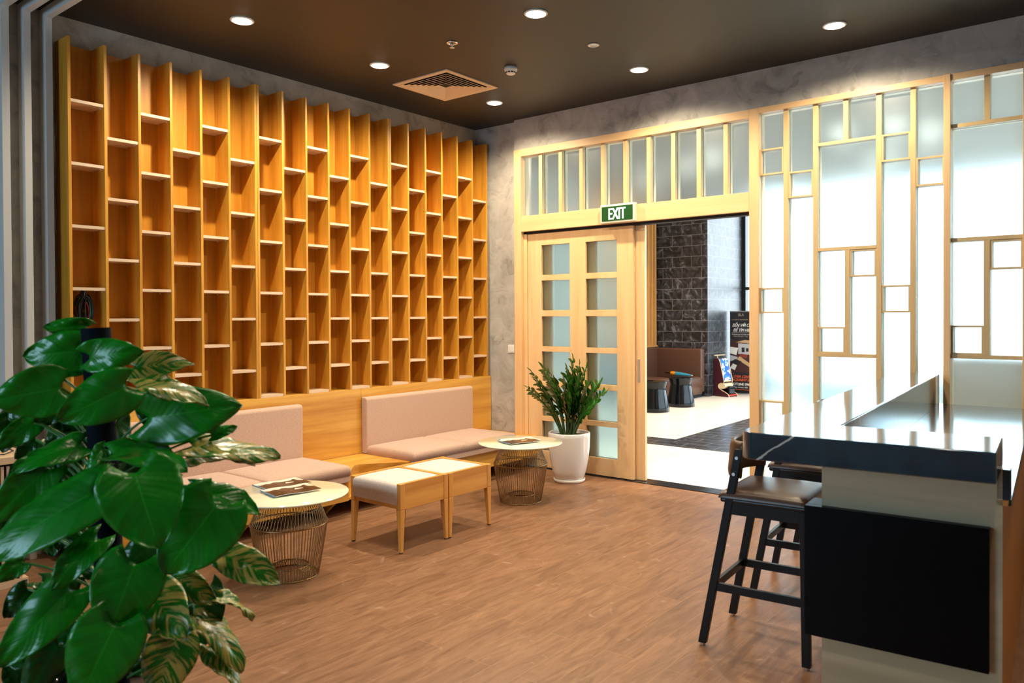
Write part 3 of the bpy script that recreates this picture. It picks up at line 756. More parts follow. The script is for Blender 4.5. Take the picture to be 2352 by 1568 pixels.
place_mag((1.640, -3.455), 79, 0.4995, 'brown and white magazine overlapping another, nearer the table edge')
place_mag((1.555, -1.130), 64, 0.4925, 'white magazine underneath on the round table by the potted plant', white=True)
place_mag((1.605, -1.205), 71, 0.5005, 'brown and white magazine on top at the round table by the potted plant')

# ------------------------------------------------------------------ potted zz plant
zx, zy = 1.485, -0.306
zp = thing('potted_plant', 'glossy green feather-leaved plant in a white ceramic pot by the sliding door', 'plant', (zx, zy, 0))
MB().lathe([(0.0001, 0.022), (0.125, 0.022), (0.138, 0.03), (0.160, 0.11), (0.182, 0.22), (0.193, 0.33), (0.196, 0.42), (0.197, 0.452), (0.192, 0.461), (0.182, 0.461), (0.175, 0.452), (0.172, 0.40), (0.0001, 0.40)], n=64).build('pot', M['white_ceramic'], zp, local=True)
MB().lathe([(0.0001, 0.0), (0.138, 0.0), (0.146, 0.012), (0.150, 0.028), (0.146, 0.032), (0.141, 0.026), (0.136, 0.016), (0.0001, 0.016)], n=64).build('saucer', M['white_ceramic'], zp, local=True)
MB().lathe([(0.0001, 0.432), (0.08, 0.436), (0.172, 0.425)], n=32).build('soil', M['soil'], zp, local=True)
def leaf_mesh(mb, base, d, nrm, L, W, curl=0.15, n=6):
    """pointed leaflet with a fold along its midrib, added to mb"""
    d = d.normalized(); s = d.cross(nrm).normalized(); nn = s.cross(d).normalized()
    vs = []; fs = []
    for i in range(n+1):
        t = i/n; h = W/2*math.sin(math.pi*min(1, t**0.85))**0.8 if 0 < t < 1 else 0
        c = base+d*(L*t)-nn*(curl*L*t*t)
        vs += [c-s*h+nn*(h*0.35), c, c+s*h+nn*(h*0.35)]
    for i in range(n):
        a = i*3; fs += [(a, a+1, a+4, a+3), (a+1, a+2, a+5, a+4)]
    mb.add(vs, fs, True); return [(0.0 if j % 3 == 0 else 0.5 if j % 3 == 1 else 1.0, (j//3)/n) for j in range(len(vs))]
def set_uv(o, uvs):
    me = o.data; ul = me.uv_layers.new(name='UVMap')
    for l in me.loops: ul.data[l.index].uv = uvs[l.vertex_index]
random.seed(11)
Rv = Vector((math.cos(yaw), math.sin(yaw), 0))       # photo's left-right direction in plan
Bv = Vector((-math.sin(yaw), math.cos(yaw), 0))
# stems: (sideways reach, depth reach, tip height, leaf size)
zst = [(-0.345, -0.03, 1.015, 1.0), (-0.385, 0.06, 0.865, 0.85), (-0.24, 0.05, 1.045, 1.1), (-0.20, -0.12, 1.01, 0.9), (-0.02, 0.04, 1.03, 1.0),
       (0.035, 0.0, 1.13, 1.05), (0.10, 0.08, 1.07, 1.0), (0.15, -0.04, 1.05, 0.95), (0.08, -0.10, 0.97, 1.0), (0.20, 0.10, 0.90, 1.0), (0.28, 0.04, 0.91, 1.05),
       (0.34, -0.03, 0.84, 0.8), (0.22, -0.10, 0.73, 0.9), (-0.12, -0.14, 0.86, 1.0), (-0.05, 0.12, 0.95, 1.0), (-0.15, 0.10, 0.96, 1.0), (0.00, -0.16, 0.80, 1.0), (0.03, 0.05, 1.00, 1.1), (-0.30, 0.02, 0.92, 0.9), (0.12, 0.05, 0.93, 1.0)]
for (sxr, dyr, zt, ls) in zst:
    tip = Rv*sxr+Bv*dyr; tip.z = zt
    if tip.y > 0.25: tip.y = 0.25
    base = Vector((tip.x*0.16+random.uniform(-0.03, 0.03), tip.y*0.16+random.uniform(-0.03, 0.03), 0.425))
    mid = base.lerp(tip, 0.5)+Vector((-tip.x*0.16, -tip.y*0.16, 0.05))
    pts = []
    for q in range(13):
        t = q/12; pts.append(base*(1-t)**2+mid*2*t*(1-t)+tip*t*t)
    st = MB().tube(pts, [0.011-0.008*q/12 for q in range(13)], 7).build('stem', M['zz_stem'], zp, local=True)
    lm = MB(); uvs = []
    side = 1; nleaf = 20
    for q in range(nleaf):
        t = 0.30+0.70*q/(nleaf-1); k = min(11, int(t*12)); f = t*12-k
        p = pts[k].lerp(pts[k+1], f); tan = (pts[k+1]-pts[k]).normalized()
        sd = tan.cross(Vector((-0.62, -0.78, 0.25))).normalized()*side
        side = -side
        dr = (tan*0.5+sd*0.85+Vector((random.uniform(-.2, .2), random.uniform(-.2, .2), random.uniform(-.05, .25)))).normalized()
        if q == nleaf-1: dr = tan
        nr = tan.cross(sd)*(1 if side < 0 else -1)+Vector((random.uniform(-.35, .35), random.uniform(-.35, .35), 0.2))
        Ls = (0.098+0.03*math.sin(t*math.pi))*ls*random.uniform(0.85, 1.1)*(0.75 if t > 0.93 else 1)
        uvs += leaf_mesh(lm, p, dr, nr, Ls, Ls*0.46)
    lo = lm.build('leaflets', M['zz_leaf'], st, local=True); set_uv(lo, uvs)

# ------------------------------------------------------------------ climbing plant on a black pole in front
px0, py0 = 2.925, -5.085
cp = thing('climbing_plant', 'large heart-leaved climbing plant on a black pole, in the left foreground', 'plant', (px0, py0, 0))
m = MB(); w = 0.044
tp = (2.905, -5.092); bt = (2.955, -5.062)
rot = Matrix.Rotation(yaw, 3, 'Z')
def sq(cx, cy, z): return [tuple(Vector((cx, cy, z))+rot @ Vector((a*w, b*w, 0))) for a, b in ((-1, -1), (1, -1), (1, 1), (-1, 1))]
m.tube([(bt[0], bt[1], 0.28), (bt[0]*0.5+tp[0]*0.5, bt[1]*0.5+tp[1]*0.5, 0.9), (tp[0], tp[1], 1.515)], 0.045, 32); m.build('moss_pole', M['pole_black'], cp)
MB().lathe([(0.0001, 0.0), (0.16, 0.0), (0.17, 0.01), (0.20, 0.33), (0.205, 0.34), (0.19, 0.34), (0.18, 0.29), (0.0001, 0.29)], (0.02, 0.02, 0), 48).build('planter', M['black_ceramic'], cp, local=True)
MB().lathe([(0.0001, 0.30), (0.182, 0.295)], (0.02, 0.02, 0), 32).build('soil', M['soil'], cp, local=True)
LEAVES = [
(2.923, -5.211, 1.323, 2.862, -5.387, 1.292, 0.179, 0),
(2.859, -5.107, 1.438, 2.738, -5.254, 1.421, 0.154, 0),
(2.818, -5.087, 1.513, 2.767, -5.204, 1.519, 0.078, 0),
(2.998, -5.149, 1.424, 3.115, -5.031, 1.441, 0.117, 0),
(2.99, -5.004, 1.379, 3.108, -4.858, 1.389, 0.099, 1),
(3.23, -5.145, 1.335, 3.154, -5.309, 1.247, 0.162, 0),
(3.118, -5.056, 1.322, 3.299, -4.913, 1.258, 0.07, 1),
(3.065, -4.997, 1.214, 3.274, -4.779, 1.252, 0.21, 0),
(3.163, -4.895, 1.114, 3.342, -4.677, 1.067, 0.098, 1),
(3.128, -4.898, 1.07, 3.274, -4.731, 1.049, 0.062, 1),
(3.315, -5.158, 1.086, 3.392, -5.126, 0.868, 0.249, 0),
(3.394, -4.944, 0.963, 3.324, -5.079, 0.765, 0.253, 0),
(3.195, -4.897, 0.968, 3.341, -4.757, 0.884, 0.105, 0),
(3.117, -5.188, 1.01, 2.945, -5.43, 0.824, 0.176, 0),
(2.868, -5.233, 1.059, 2.788, -5.375, 0.895, 0.14, 0),
(2.908, -5.149, 1.126, 2.847, -5.326, 1.059, 0.094, 0),
(3.096, -5.128, 1.111, 3.323, -4.999, 1.069, 0.091, 0),
(3.061, -5.159, 0.844, 3.055, -5.293, 0.719, 0.105, 0),
(3.255, -5.133, 0.798, 3.255, -5.213, 0.61, 0.218, 0),
(3.21, -5.068, 0.685, 3.377, -5.04, 0.57, 0.172, 1),
(3.175, -4.968, 0.701, 3.284, -4.883, 0.609, 0.103, 1),
(3.342, -4.886, 0.78, 3.482, -4.776, 0.684, 0.117, 1),
(3.036, -5.233, 0.697, 2.992, -5.423, 0.508, 0.162, 0),
(3.272, -5.199, 0.642, 3.253, -5.294, 0.443, 0.219, 0),
(3.334, -5.048, 0.558, 3.323, -5.111, 0.393, 0.169, 1),
(2.763, -5.27, 0.74, 2.748, -5.359, 0.698, 0.071, 0),
(3.274, -4.865, 0.622, 3.362, -4.796, 0.554, 0.04, 1),
(3.209, -4.866, 0.648, 3.25, -4.86, 0.518, 0.089, 2),
(3.222, -4.933, 0.57, 3.368, -4.845, 0.393, 0.102, 1),
(3.266, -4.9, 0.467, 3.365, -4.848, 0.334, 0.087, 1),
(2.922, -5.223, 0.494, 2.896, -5.323, 0.346, 0.131, 2),
(3.036, -5.124, 1.124, 3.027, -5.183, 1.043, 0.054, 0),
(2.789, -5.242, 1.202, 2.753, -5.349, 1.126, 0.087, 0),
(2.795, -5.16, 1.243, 2.77, -5.257, 1.187, 0.073, 2),
(3.062, -4.998, 1.322, 3.162, -4.893, 1.308, 0.056, 1),
(3.202, -5.047, 0.831, 3.168, -5.152, 0.76, 0.113, 2),
(3.031, -4.972, 1.266, 3.089, -4.928, 1.135, 0.122, 2),
(2.747, -5.197, 1.374, 2.887, -5.085, 1.36, 0.09, 2),
(3.065, -5.107, 0.711, 3.138, -5.049, 0.664, 0.086, 2),
(3.176, -4.833, 1.148, 3.207, -4.757, 1.17, 0.05, 0),
(2.738, -5.105, 1.124, 2.691, -5.194, 1.081, 0.075, 2),
(2.696, -5.091, 0.862, 2.66, -5.172, 0.788, 0.102, 2),
(2.889, -4.96, 1.12, 2.942, -4.918, 1.052, 0.076, 2),
(2.963, -4.877, 1.048, 2.943, -4.919, 0.95, 0.085, 2),
(2.803, -5.112, 0.617, 2.731, -5.221, 0.575, 0.115, 2),
(2.666, -5.221, 0.618, 2.648, -5.288, 0.534, 0.099, 2),
(2.984, -4.892, 0.594, 3.031, -4.83, 0.485, 0.11, 2),
(2.903, -5.086, 0.467, 3.013, -5.025, 0.394, 0.122, 2),
(2.719, -5.18, 0.518, 2.867, -5.14, 0.444, 0.123, 2),
(3.14, -4.846, 0.491, 3.121, -4.914, 0.409, 0.099, 2),
(2.581, -5.234, 0.856, 2.575, -5.291, 0.776, 0.092, 2),
(2.684, -5.124, 1.045, 2.759, -5.091, 0.956, 0.084, 2),
(2.595, -5.168, 1.118, 2.581, -5.231, 1.058, 0.068, 2),
(2.557, -5.222, 1.223, 2.653, -5.172, 1.175, 0.076, 2),
(2.823, -4.994, 0.588, 2.907, -4.955, 0.46, 0.104, 2),
(2.895, -4.93, 1.109, 2.992, -4.878, 1.079, 0.088, 2),
(2.641, -5.136, 0.799, 2.664, -5.144, 0.71, 0.085, 2),
(2.611, -5.164, 0.457, 2.586, -5.212, 0.334, 0.074, 2),
(2.818, -4.989, 1.239, 2.722, -5.091, 1.211, 0.101, 2),
(2.602, -5.163, 1.042, 2.531, -5.246, 0.951, 0.076, 2),
(2.986, -4.859, 0.967, 2.914, -4.943, 0.941, 0.079, 2),
(2.683, -5.107, 0.509, 2.702, -5.119, 0.383, 0.071, 2),
(2.693, -5.091, 1.05, 2.69, -5.12, 0.953, 0.098, 2),
(2.552, -5.214, 0.343, 2.683, -5.135, 0.315, 0.069, 2),
(2.901, -4.927, 0.985, 2.922, -4.936, 0.895, 0.098, 2),
(2.824, -4.997, 0.363, 2.921, -4.946, 0.32, 0.083, 2),
(2.693, -5.094, 0.819, 2.678, -5.133, 0.736, 0.105, 2),
(2.542, -5.221, 0.374, 2.648, -5.163, 0.335, 0.107, 2),
(2.687, -5.105, 0.396, 2.715, -5.11, 0.291, 0.081, 2),
(2.907, -4.926, 0.709, 2.896, -4.962, 0.609, 0.075, 2),
(2.548, -5.217, 0.331, 2.562, -5.233, 0.22, 0.099, 2),
(2.687, -5.095, 1.109, 2.724, -5.092, 1.011, 0.102, 2),
(2.682, -5.098, 1.155, 2.79, -5.039, 1.084, 0.095, 2),
(2.73, -5.059, 1.215, 2.698, -5.112, 1.129, 0.107, 2),
(2.82, -4.988, 1.194, 2.855, -4.988, 1.039, 0.088, 2),
(2.662, -5.117, 0.947, 2.605, -5.189, 0.889, 0.095, 2),
(2.762, -5.037, 1.015, 2.863, -4.982, 0.974, 0.071, 2),
(2.904, -4.924, 0.996, 2.922, -4.937, 0.905, 0.083, 2),
(2.86, -4.957, 1.076, 2.904, -4.95, 0.937, 0.109, 2),
(2.685, -5.095, 1.185, 2.646, -5.153, 1.09, 0.082, 2),
(2.653, -5.122, 1.068, 2.694, -5.117, 0.935, 0.083, 2),
(2.833, -4.986, 0.592, 2.907, -4.954, 0.504, 0.105, 2),
(2.855, -4.972, 0.34, 2.956, -4.919, 0.271, 0.076, 2),
(2.698, -5.095, 0.471, 2.769, -5.066, 0.402, 0.075, 2),
(2.898, -4.932, 0.758, 2.897, -4.96, 0.645, 0.099, 2),
(2.535, -5.215, 1.205, 2.525, -5.25, 1.077, 0.1, 2),
(2.61, -5.163, 0.614, 2.737, -5.089, 0.534, 0.07, 2),
(2.586, -5.176, 1.039, 2.542, -5.238, 0.98, 0.086, 2),
(2.692, -5.097, 0.673, 2.792, -5.044, 0.64, 0.068, 2)]

camv = Vector((5.646, -6.2368, 1.55))
def big_leaf(B, T, wpx, ty, idx):
    B = Vector(B); T = Vector(T); ax = T-B; L = ax.length; d = ax/L
    view = (camv-(B+T)/2).normalized()
    real = max(wpx, 0.60*L)
    c = min(1.0, wpx/real); ang = math.acos(c)
    n0 = (view-d*view.dot(d)).normalized(); s0 = d.cross(n0)
    # roll towards up so that the upper face shows
    sgn = 1 if s0.z >= 0 else -1
    nr = n0*math.cos(ang)+s0*math.sin(ang)*sgn
    s = d.cross(nr).normalized(); nrm = s.cross(d).normalized()
    if nrm.dot(nr) < 0: nrm = -nrm
    NT, NU = 16, 8; vs = []; uv = []; fs = []
    rnd = random.Random(idx*17+3)
    bend = rnd.uniform(0.05, 0.16); fold = rnd.uniform(0.02, 0.14); ph = rnd.uniform(0, 6); twist = rnd.uniform(-0.25, 0.25)
    for i in range(NT+1):
        t = i/NT
        h = real/2*(math.sin(math.pi*min(1, (t*0.96+0.04)**0.62))**0.72) if t < 1 else 0.0
        h = max(h, 0.0)
        for j in range(-NU, NU+1):
            u = j/NU
            back = 0.24*L*(abs(u)**1.6)*(1-t)**2.2
            p = B+d*(L*t-back)+s*(h*u*(1-0.08*(1-t)))
            off = bend*L*(4*t*(1-t))*0.8+fold*abs(u)*h-0.10*h*u*u+0.010*math.sin(7*t+ph+2.2*u)*abs(u)*1.2+0.004*math.sin(26*t-9*abs(u))*abs(u)+twist*h*u*t*0.5
            p = p+nrm*off
            vs.append(p); uv.append((0.5+0.5*u, t))
    q = 2*NU+1
    for i in range(NT):
        for j in range(q-1):
            a = i*q+j; fs.append((a, a+1, a+q+1, a+q))
    mb = MB().add(vs, fs, True)
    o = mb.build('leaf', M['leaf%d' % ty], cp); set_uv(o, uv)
    sd = o.modifiers.new('thick', 'SOLIDIFY'); sd.thickness = 0.0016; sd.offset = 0
    if ty == 1: o['label'] = 'leaf streaked with cream yellow'
    # petiole back to the pole
    at = Vector((bt[0]+(tp[0]-bt[0])*min(1, (B.z-0.3)/1.2), bt[1]+(tp[1]-bt[1])*min(1, (B.z-0.3)/1.2), 0))
    ps = at+(B-at)*0.12; ps.z = max(0.31, B.z-0.10-0.05*rnd.random())
    md = ps.lerp(B, 0.55); md.z += 0.035
    pts = []
    st = B-d*0.0
    for k in range(9):
        t = k/8; pts.append(ps*(1-t)**2+md*2*t*(1-t)+st*t*t)
    MB().tube(pts, 0.0042, 6).build('petiole', M['petiole'], o)
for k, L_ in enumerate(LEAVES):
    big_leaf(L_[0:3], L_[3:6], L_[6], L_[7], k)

# ------------------------------------------------------------------ desk behind the climbing plant
dk = thing('slatted_desk', 'pale wood desk with a slatted front, glimpsed behind the climbing plant', 'desk', (0.32, -5.0, 0))
MB().box(0.012, 0.60, -5.9, -4.47, 0.715, 0.755).build('desktop', M['desk_wood'], dk, 0.002)
MB().box(0.03, 0.56, -5.85, -4.52, 0.06, 0.712).build('cabinet', M['dark_gap'], dk)
for k in range(46):
    y = -5.86+k*0.029
    MB().box(0.562, 0.578, y, y+0.014, 0.04, 0.70).build('slat', M['desk_wood'], dk)
MB().box(0.03, 0.578, -5.86, -4.51, 0.0, 0.04).build('plinth', M['desk_wood'], dk)
so = thing('power_socket_block', 'small white socket block with a black plug on the desk behind the plant', 'socket', (0.08, -4.62, 0.755))
MB().box(0.03, 0.07, -4.78, -4.56, 0.755, 0.85).build('block', M['white_plastic'], so, 0.004)
MB().cyl((0.07, -4.72, 0.80), 0.016, 0.03, 16, 'x').build('plug', M['cable_black'], so)
m = MB(); m.tube([(0.11, -4.72, 0.79), (0.2, -4.70, 0.762), (0.32, -4.75, 0.759), (0.43, -4.68, 0.759), (0.50, -4.60, 0.759), (0.40, -4.52, 0.759), (0.25, -4.50, 0.759)], 0.003, 6)
tag(m.build('desk_cable', M['cable_black'], None), 'thin dark cable looped on the pale desk behind the plant', 'cable')

# ------------------------------------------------------------------ ceiling fixtures
def downlight(x, y, label, energy, lobby=False, zc=H, color=(1.0, 0.82, 0.57), group='round recessed downlights', cone=158):
    t = thing('ceiling_light', label, 'downlight', (x, y, zc), group=group)
    MB().lathe([(0.062, -0.001), (0.078, -0.001), (0.080, -0.005), (0.076, -0.009), (0.066, -0.010), (0.062, -0.006)], n=40).build('trim_ring', M['white_plastic'], t, local=True)
    MB().lathe([(0.0001, -0.012), (0.058, -0.012), (0.062, -0.008), (0.062, -0.001)], n=40).build('diffuser', M['lamp_lobby' if zc > H else 'lamp_on'], t, local=True)
    l = bpy.data.lights.new('downlight_beam', 'SPOT'); l.energy = energy; l.spot_size = math.radians(cone); l.spot_blend = 0.65; l.color = color; l.shadow_soft_size = 0.035
    o = bpy.data.objects.new('downlight_beam', l); COL.objects.link(o); o.parent = t; o.location = (0, 0, -0.03)
    return t
EN = 140
for x, y, lb in ((0.876, -3.281, 'downlight at the upper left, above the left bookcase unit'), (0.878, -2.063, 'downlight left of the square air vent, above the middle bookcase unit'),
                 (0.880, -0.648, 'downlight nearest the corner, right of the square air vent'), (2.498, -2.116, 'downlight at the top middle of the photo, between the two sprinkler heads'),
                 (2.437, -0.644, 'downlight in front of the door wall, right of the smoke detector'), (3.985, -0.634, 'downlight at the upper right, above the glazed partition')):
    downlight(x, y, lb, EN)
for i, (x, y) in enumerate(((2.5, -3.6), (4.0, -2.1), (4.0, -3.6), (4.2, -5.1), (5.6, -2.1), (5.6, -3.6), (5.0, -6.8))):
    downlight(x, y, 'recessed downlight in the unseen part of the dark ceiling', EN*(0.3 if y < -4.5 else 0.55), cone=96)

av = thing('air_vent', 'square cream louvred air diffuser in the dark ceiling', 'air vent', (0.90, -1.327, H))
for k in range(8):
    a = 0.325-k*0.036; b = a-(0.040 if k == 0 else 0.012); z0 = -0.004-0.0015*k
    m = MB()
    za, zb = (-0.006, -0.0105) if k == 0 else (-0.002, -0.018)
    vs = [(sx*a, sy*a, za) for sx, sy in ((-1, -1), (1, -1), (1, 1), (-1, 1))]+[(sx*b, sy*b, zb if k else za) for sx, sy in ((-1, -1), (1, -1), (1, 1), (-1, 1))]
    if k == 0: m.box(-a, a, -a, -b, -0.010, -0.0005); m.box(-a, a, b, a, -0.010, -0.0005); m.box(-a, -b, -b, b, -0.010, -0.0005); m.box(b, a, -b, b, -0.010, -0.0005)
    else:
        # sloped louvre ring: outer edge low, inner edge high
        o_, i_ = a, a-0.030
        vo = [(sx*o_, sy*o_, -0.013) for sx, sy in ((-1, -1), (1, -1), (1, 1), (-1, 1))]; vi = [(sx*i_, sy*i_, -0.001) for sx, sy in ((-1, -1), (1, -1), (1, 1), (-1, 1))]
        vo2 = [(x, y, z+0.003) for x, y, z in vo]; vi2 = [(x*1.0, y*1.0, z+0.0008) for x, y, z in vi]
        m.add(vo+vi, [(0, 1, 5, 4), (1, 2, 6, 5), (2, 3, 7, 6), (3, 0, 4, 7)])
        m.add(vo2+vi2, [(0, 1, 5, 4), (1, 2, 6, 5), (2, 3, 7, 6), (3, 0, 4, 7)])
        m.add(vo+vo2, [(0, 1, 5, 4), (1, 2, 6, 5), (2, 3, 7, 6), (3, 0, 4, 7)])
    m.build('frame' if k == 0 else 'louvre', M['vent_metal'], av, local=True)
MB().box(-0.285, 0.285, -0.285, 0.285, -0.0009, -0.0004).build('duct_opening', M['dark_gap'], av, local=True)

sd_ = thing('smoke_detector', 'white round smoke detector on the dark ceiling', 'smoke detector', (1.650, -1.346, H))
MB().lathe([(0.0001, 0), (0.052, 0), (0.054, -0.020), (0.050, -0.028), (0.043, -0.034), (0.036, -0.052), (0.030, -0.056), (0.0001, -0.057)], n=40).build('housing', M['white_plastic'], sd_, local=True)
m = MB()
for k in range(10):
    a = 2*math.pi*k/10
    for (r, z0, z1) in ((0.0415, -0.048, -0.038),):
        p0 = [(r*math.cos(a+q*0.05), r*math.sin(a+q*0.05)) for q in range(-4, 5)]
        m.prism(p0+[(x*0.93, y*0.93) for x, y in p0[::-1]], z0, z1)
m.build('slots', M['dark_gap'], sd_, local=True)
for x, y, lb in ((1.677, -2.063, 'pendent sprinkler head left of the smoke detector'), (2.461, -1.363, 'flat concealed sprinkler head right of the smoke detector')):
    sp_ = thing('sprinkler_head', lb, 'sprinkler', (x, y, H))
    MB().lathe([(0.022, 0), (0.042, -0.001), (0.045, -0.004), (0.036, -0.008), (0.024, -0.007), (0.022, 0)], n=32).build('escutcheon', M['metal_light'] if x < 2 else M['white_plastic'], sp_, local=True)
    if x < 2:
        MB().lathe([(0.0001, 0), (0.008, 0), (0.008, -0.022), (0.0001, -0.022)], n=16).build('body', M['metal_light'], sp_, local=True)
        MB().tube([(-0.012, 0, -0.008), (-0.013, 0, -0.022), (0, 0, -0.036), (0.013, 0, -0.022), (0.012, 0, -0.008)], 0.0025, 6).build('yoke', M['metal_light'], sp_, local=True)
        MB().lathe([(0.0001, -0.037), (0.018, -0.037), (0.018, -0.040), (0.0001, -0.040)], n=20).build('deflector', M['metal_light'], sp_, local=True)
    else:
        MB().lathe([(0.0001, -0.004), (0.020, -0.004), (0.021, -0.001)], n=24).build('cover_plate', M['metal_light'], sp_, local=True)

# ------------------------------------------------------------------ bar counter (own frame, turned 4 degrees)
CR = math.radians(4.0)
ct = thing('bar_counter', 'L-shaped bar counter with black marble tops and a pale wood end', 'counter', (4.497, -3.520, 0), CR)
sn, cs = math.sin(CR), math.cos(CR)
def vend(u): return (3.52-0.036-u*sn)/cs
ra = 0.065; W0 = 0.812
veins_top = [(0, 1, 0.62, 0.10, 0.02, 0.0022, None, 0, 0), (0, 1, 0.30, -0.05, 0.03, 0.0020, None, 0, 0), (0, 1, 1.25, 0.12, 0.02, 0.0022, None, 0, 0), (0, 1, 2.1, -0.08, 0.03, 0.002, None, 0, 0), (0, 1, 2.75, 0.05, 0.03, 0.002, None, 0, 0),
             (2, 0, -1.323, 1.36, 0.06, 0.0095, 1, -0.1, 0.05)]
M['marble_top'] = marble('black_marble_top', veins_top)
veins_in = [(2, 1, 1.10, -0.35, 0.05, 0.006, None, 0, 0), (2, 1, 1.95, -0.30, 0.06, 0.009, None, 0, 0), (2, 1, 2.65, -0.2, 0.03, 0.0025, None, 0, 0)]
M['marble_riser'] = marble('black_marble_riser', veins_in)
veins_w = [(0, 1, 0.9, 0.06, 0.04, 0.003, None, 0, 0), (0, 1, 1.7, 0.25, 0.05, 0.004, None, 0, 0), (0, 1, 2.6, -0.05, 0.03, 0.003, None, 0, 0)]
M['marble_work'] = marble('black_marble_worktop', veins_w)
arc = [(ra-ra*math.cos(a), ra-ra*math.sin(a)) for a in [math.radians(d) for d in range(0, 91, 10)]]
pts = arc+[(W0, 0.0), (W0, 0.362), (0.277, 0.362), (0.277, vend(0.277)), (0.0, vend(0.0))]
MB().prism(pts, 1.021, 1.120).build('bar_top', M['marble_top'], ct, 0.004, local=True)
MB().prism([(0.227, 0.384), (0.277, 0.384), (0.277, vend(0.277)), (0.227, vend(0.227))], 0.906, 1.020).build('riser', M['marble_riser'], ct, local=True)
MB().prism([(0.2772, 0.366), (0.2815, 0.366), (0.2815, vend(0.2815)-0.004), (0.2772, vend(0.2772)-0.004)], 0.9055, 1.1165).build('riser_facing', M['marble_riser'], ct, local=True)
MB().box(0.277, W0, 0.340, 0.362, 0.906, 1.020).build('riser', M['marble_riser'], ct, local=True)
MB().box(0.796, 0.838, 0.300, 0.365, 0.915, 1.019).build('marble_upstand', M['marble_riser'], ct, 0.002, local=True)
MB().box(0.796, 0.830, 0.300, 0.360, 0.895, 0.914).build('upstand_block', M['counter_orange'], ct, local=True)
MB().prism([(0.278, 0.363), (0.838, 0.366), (0.838, vend(0.838)), (0.278, vend(0.278))], 0.882, 0.905).build('worktop', M['marble_work'], ct, 0.002, local=True)
MB().box(0.224, 0.815, 0.300, 0.322, 0.0, 1.020).build('end_panel', M['counter_pale'], ct, 0.001, local=True)
MB().prism([(0.2245, 0.322), (0.2265, 0.322), (0.2265, vend(0.226)), (0.2245, vend(0.2245))], 0.0, 1.020).build('front_panel', M['counter_pale'], ct, local=True)
MB().prism([(0.227, 0.323), (0.800, 0.323), (0.800, vend(0.80)), (0.227, vend(0.227))], 0.0, 0.881).build('cabinet_body', M['counter_orange'], ct, local=True)
MB().prism([(0.8005, 0.323), (0.815, 0.323), (0.815, vend(0.815)), (0.8005, vend(0.80))], 0.0, 0.881).build('side_panel', M['counter_orange'], ct, local=True)
bb = thing('black_board', 'large plain black board fixed across the pale end of the bar counter', 'board', (4.497, -3.520, 0), CR)
m = MB(); m.box(0.168, 0.778, 0.262, 0.299, 0.322, 0.818); m.box(0.168, 0.2235, 0.300, 0.415, 0.322, 0.818)
m.build('panel', M['black_board'], bb, 0.002, local=True)

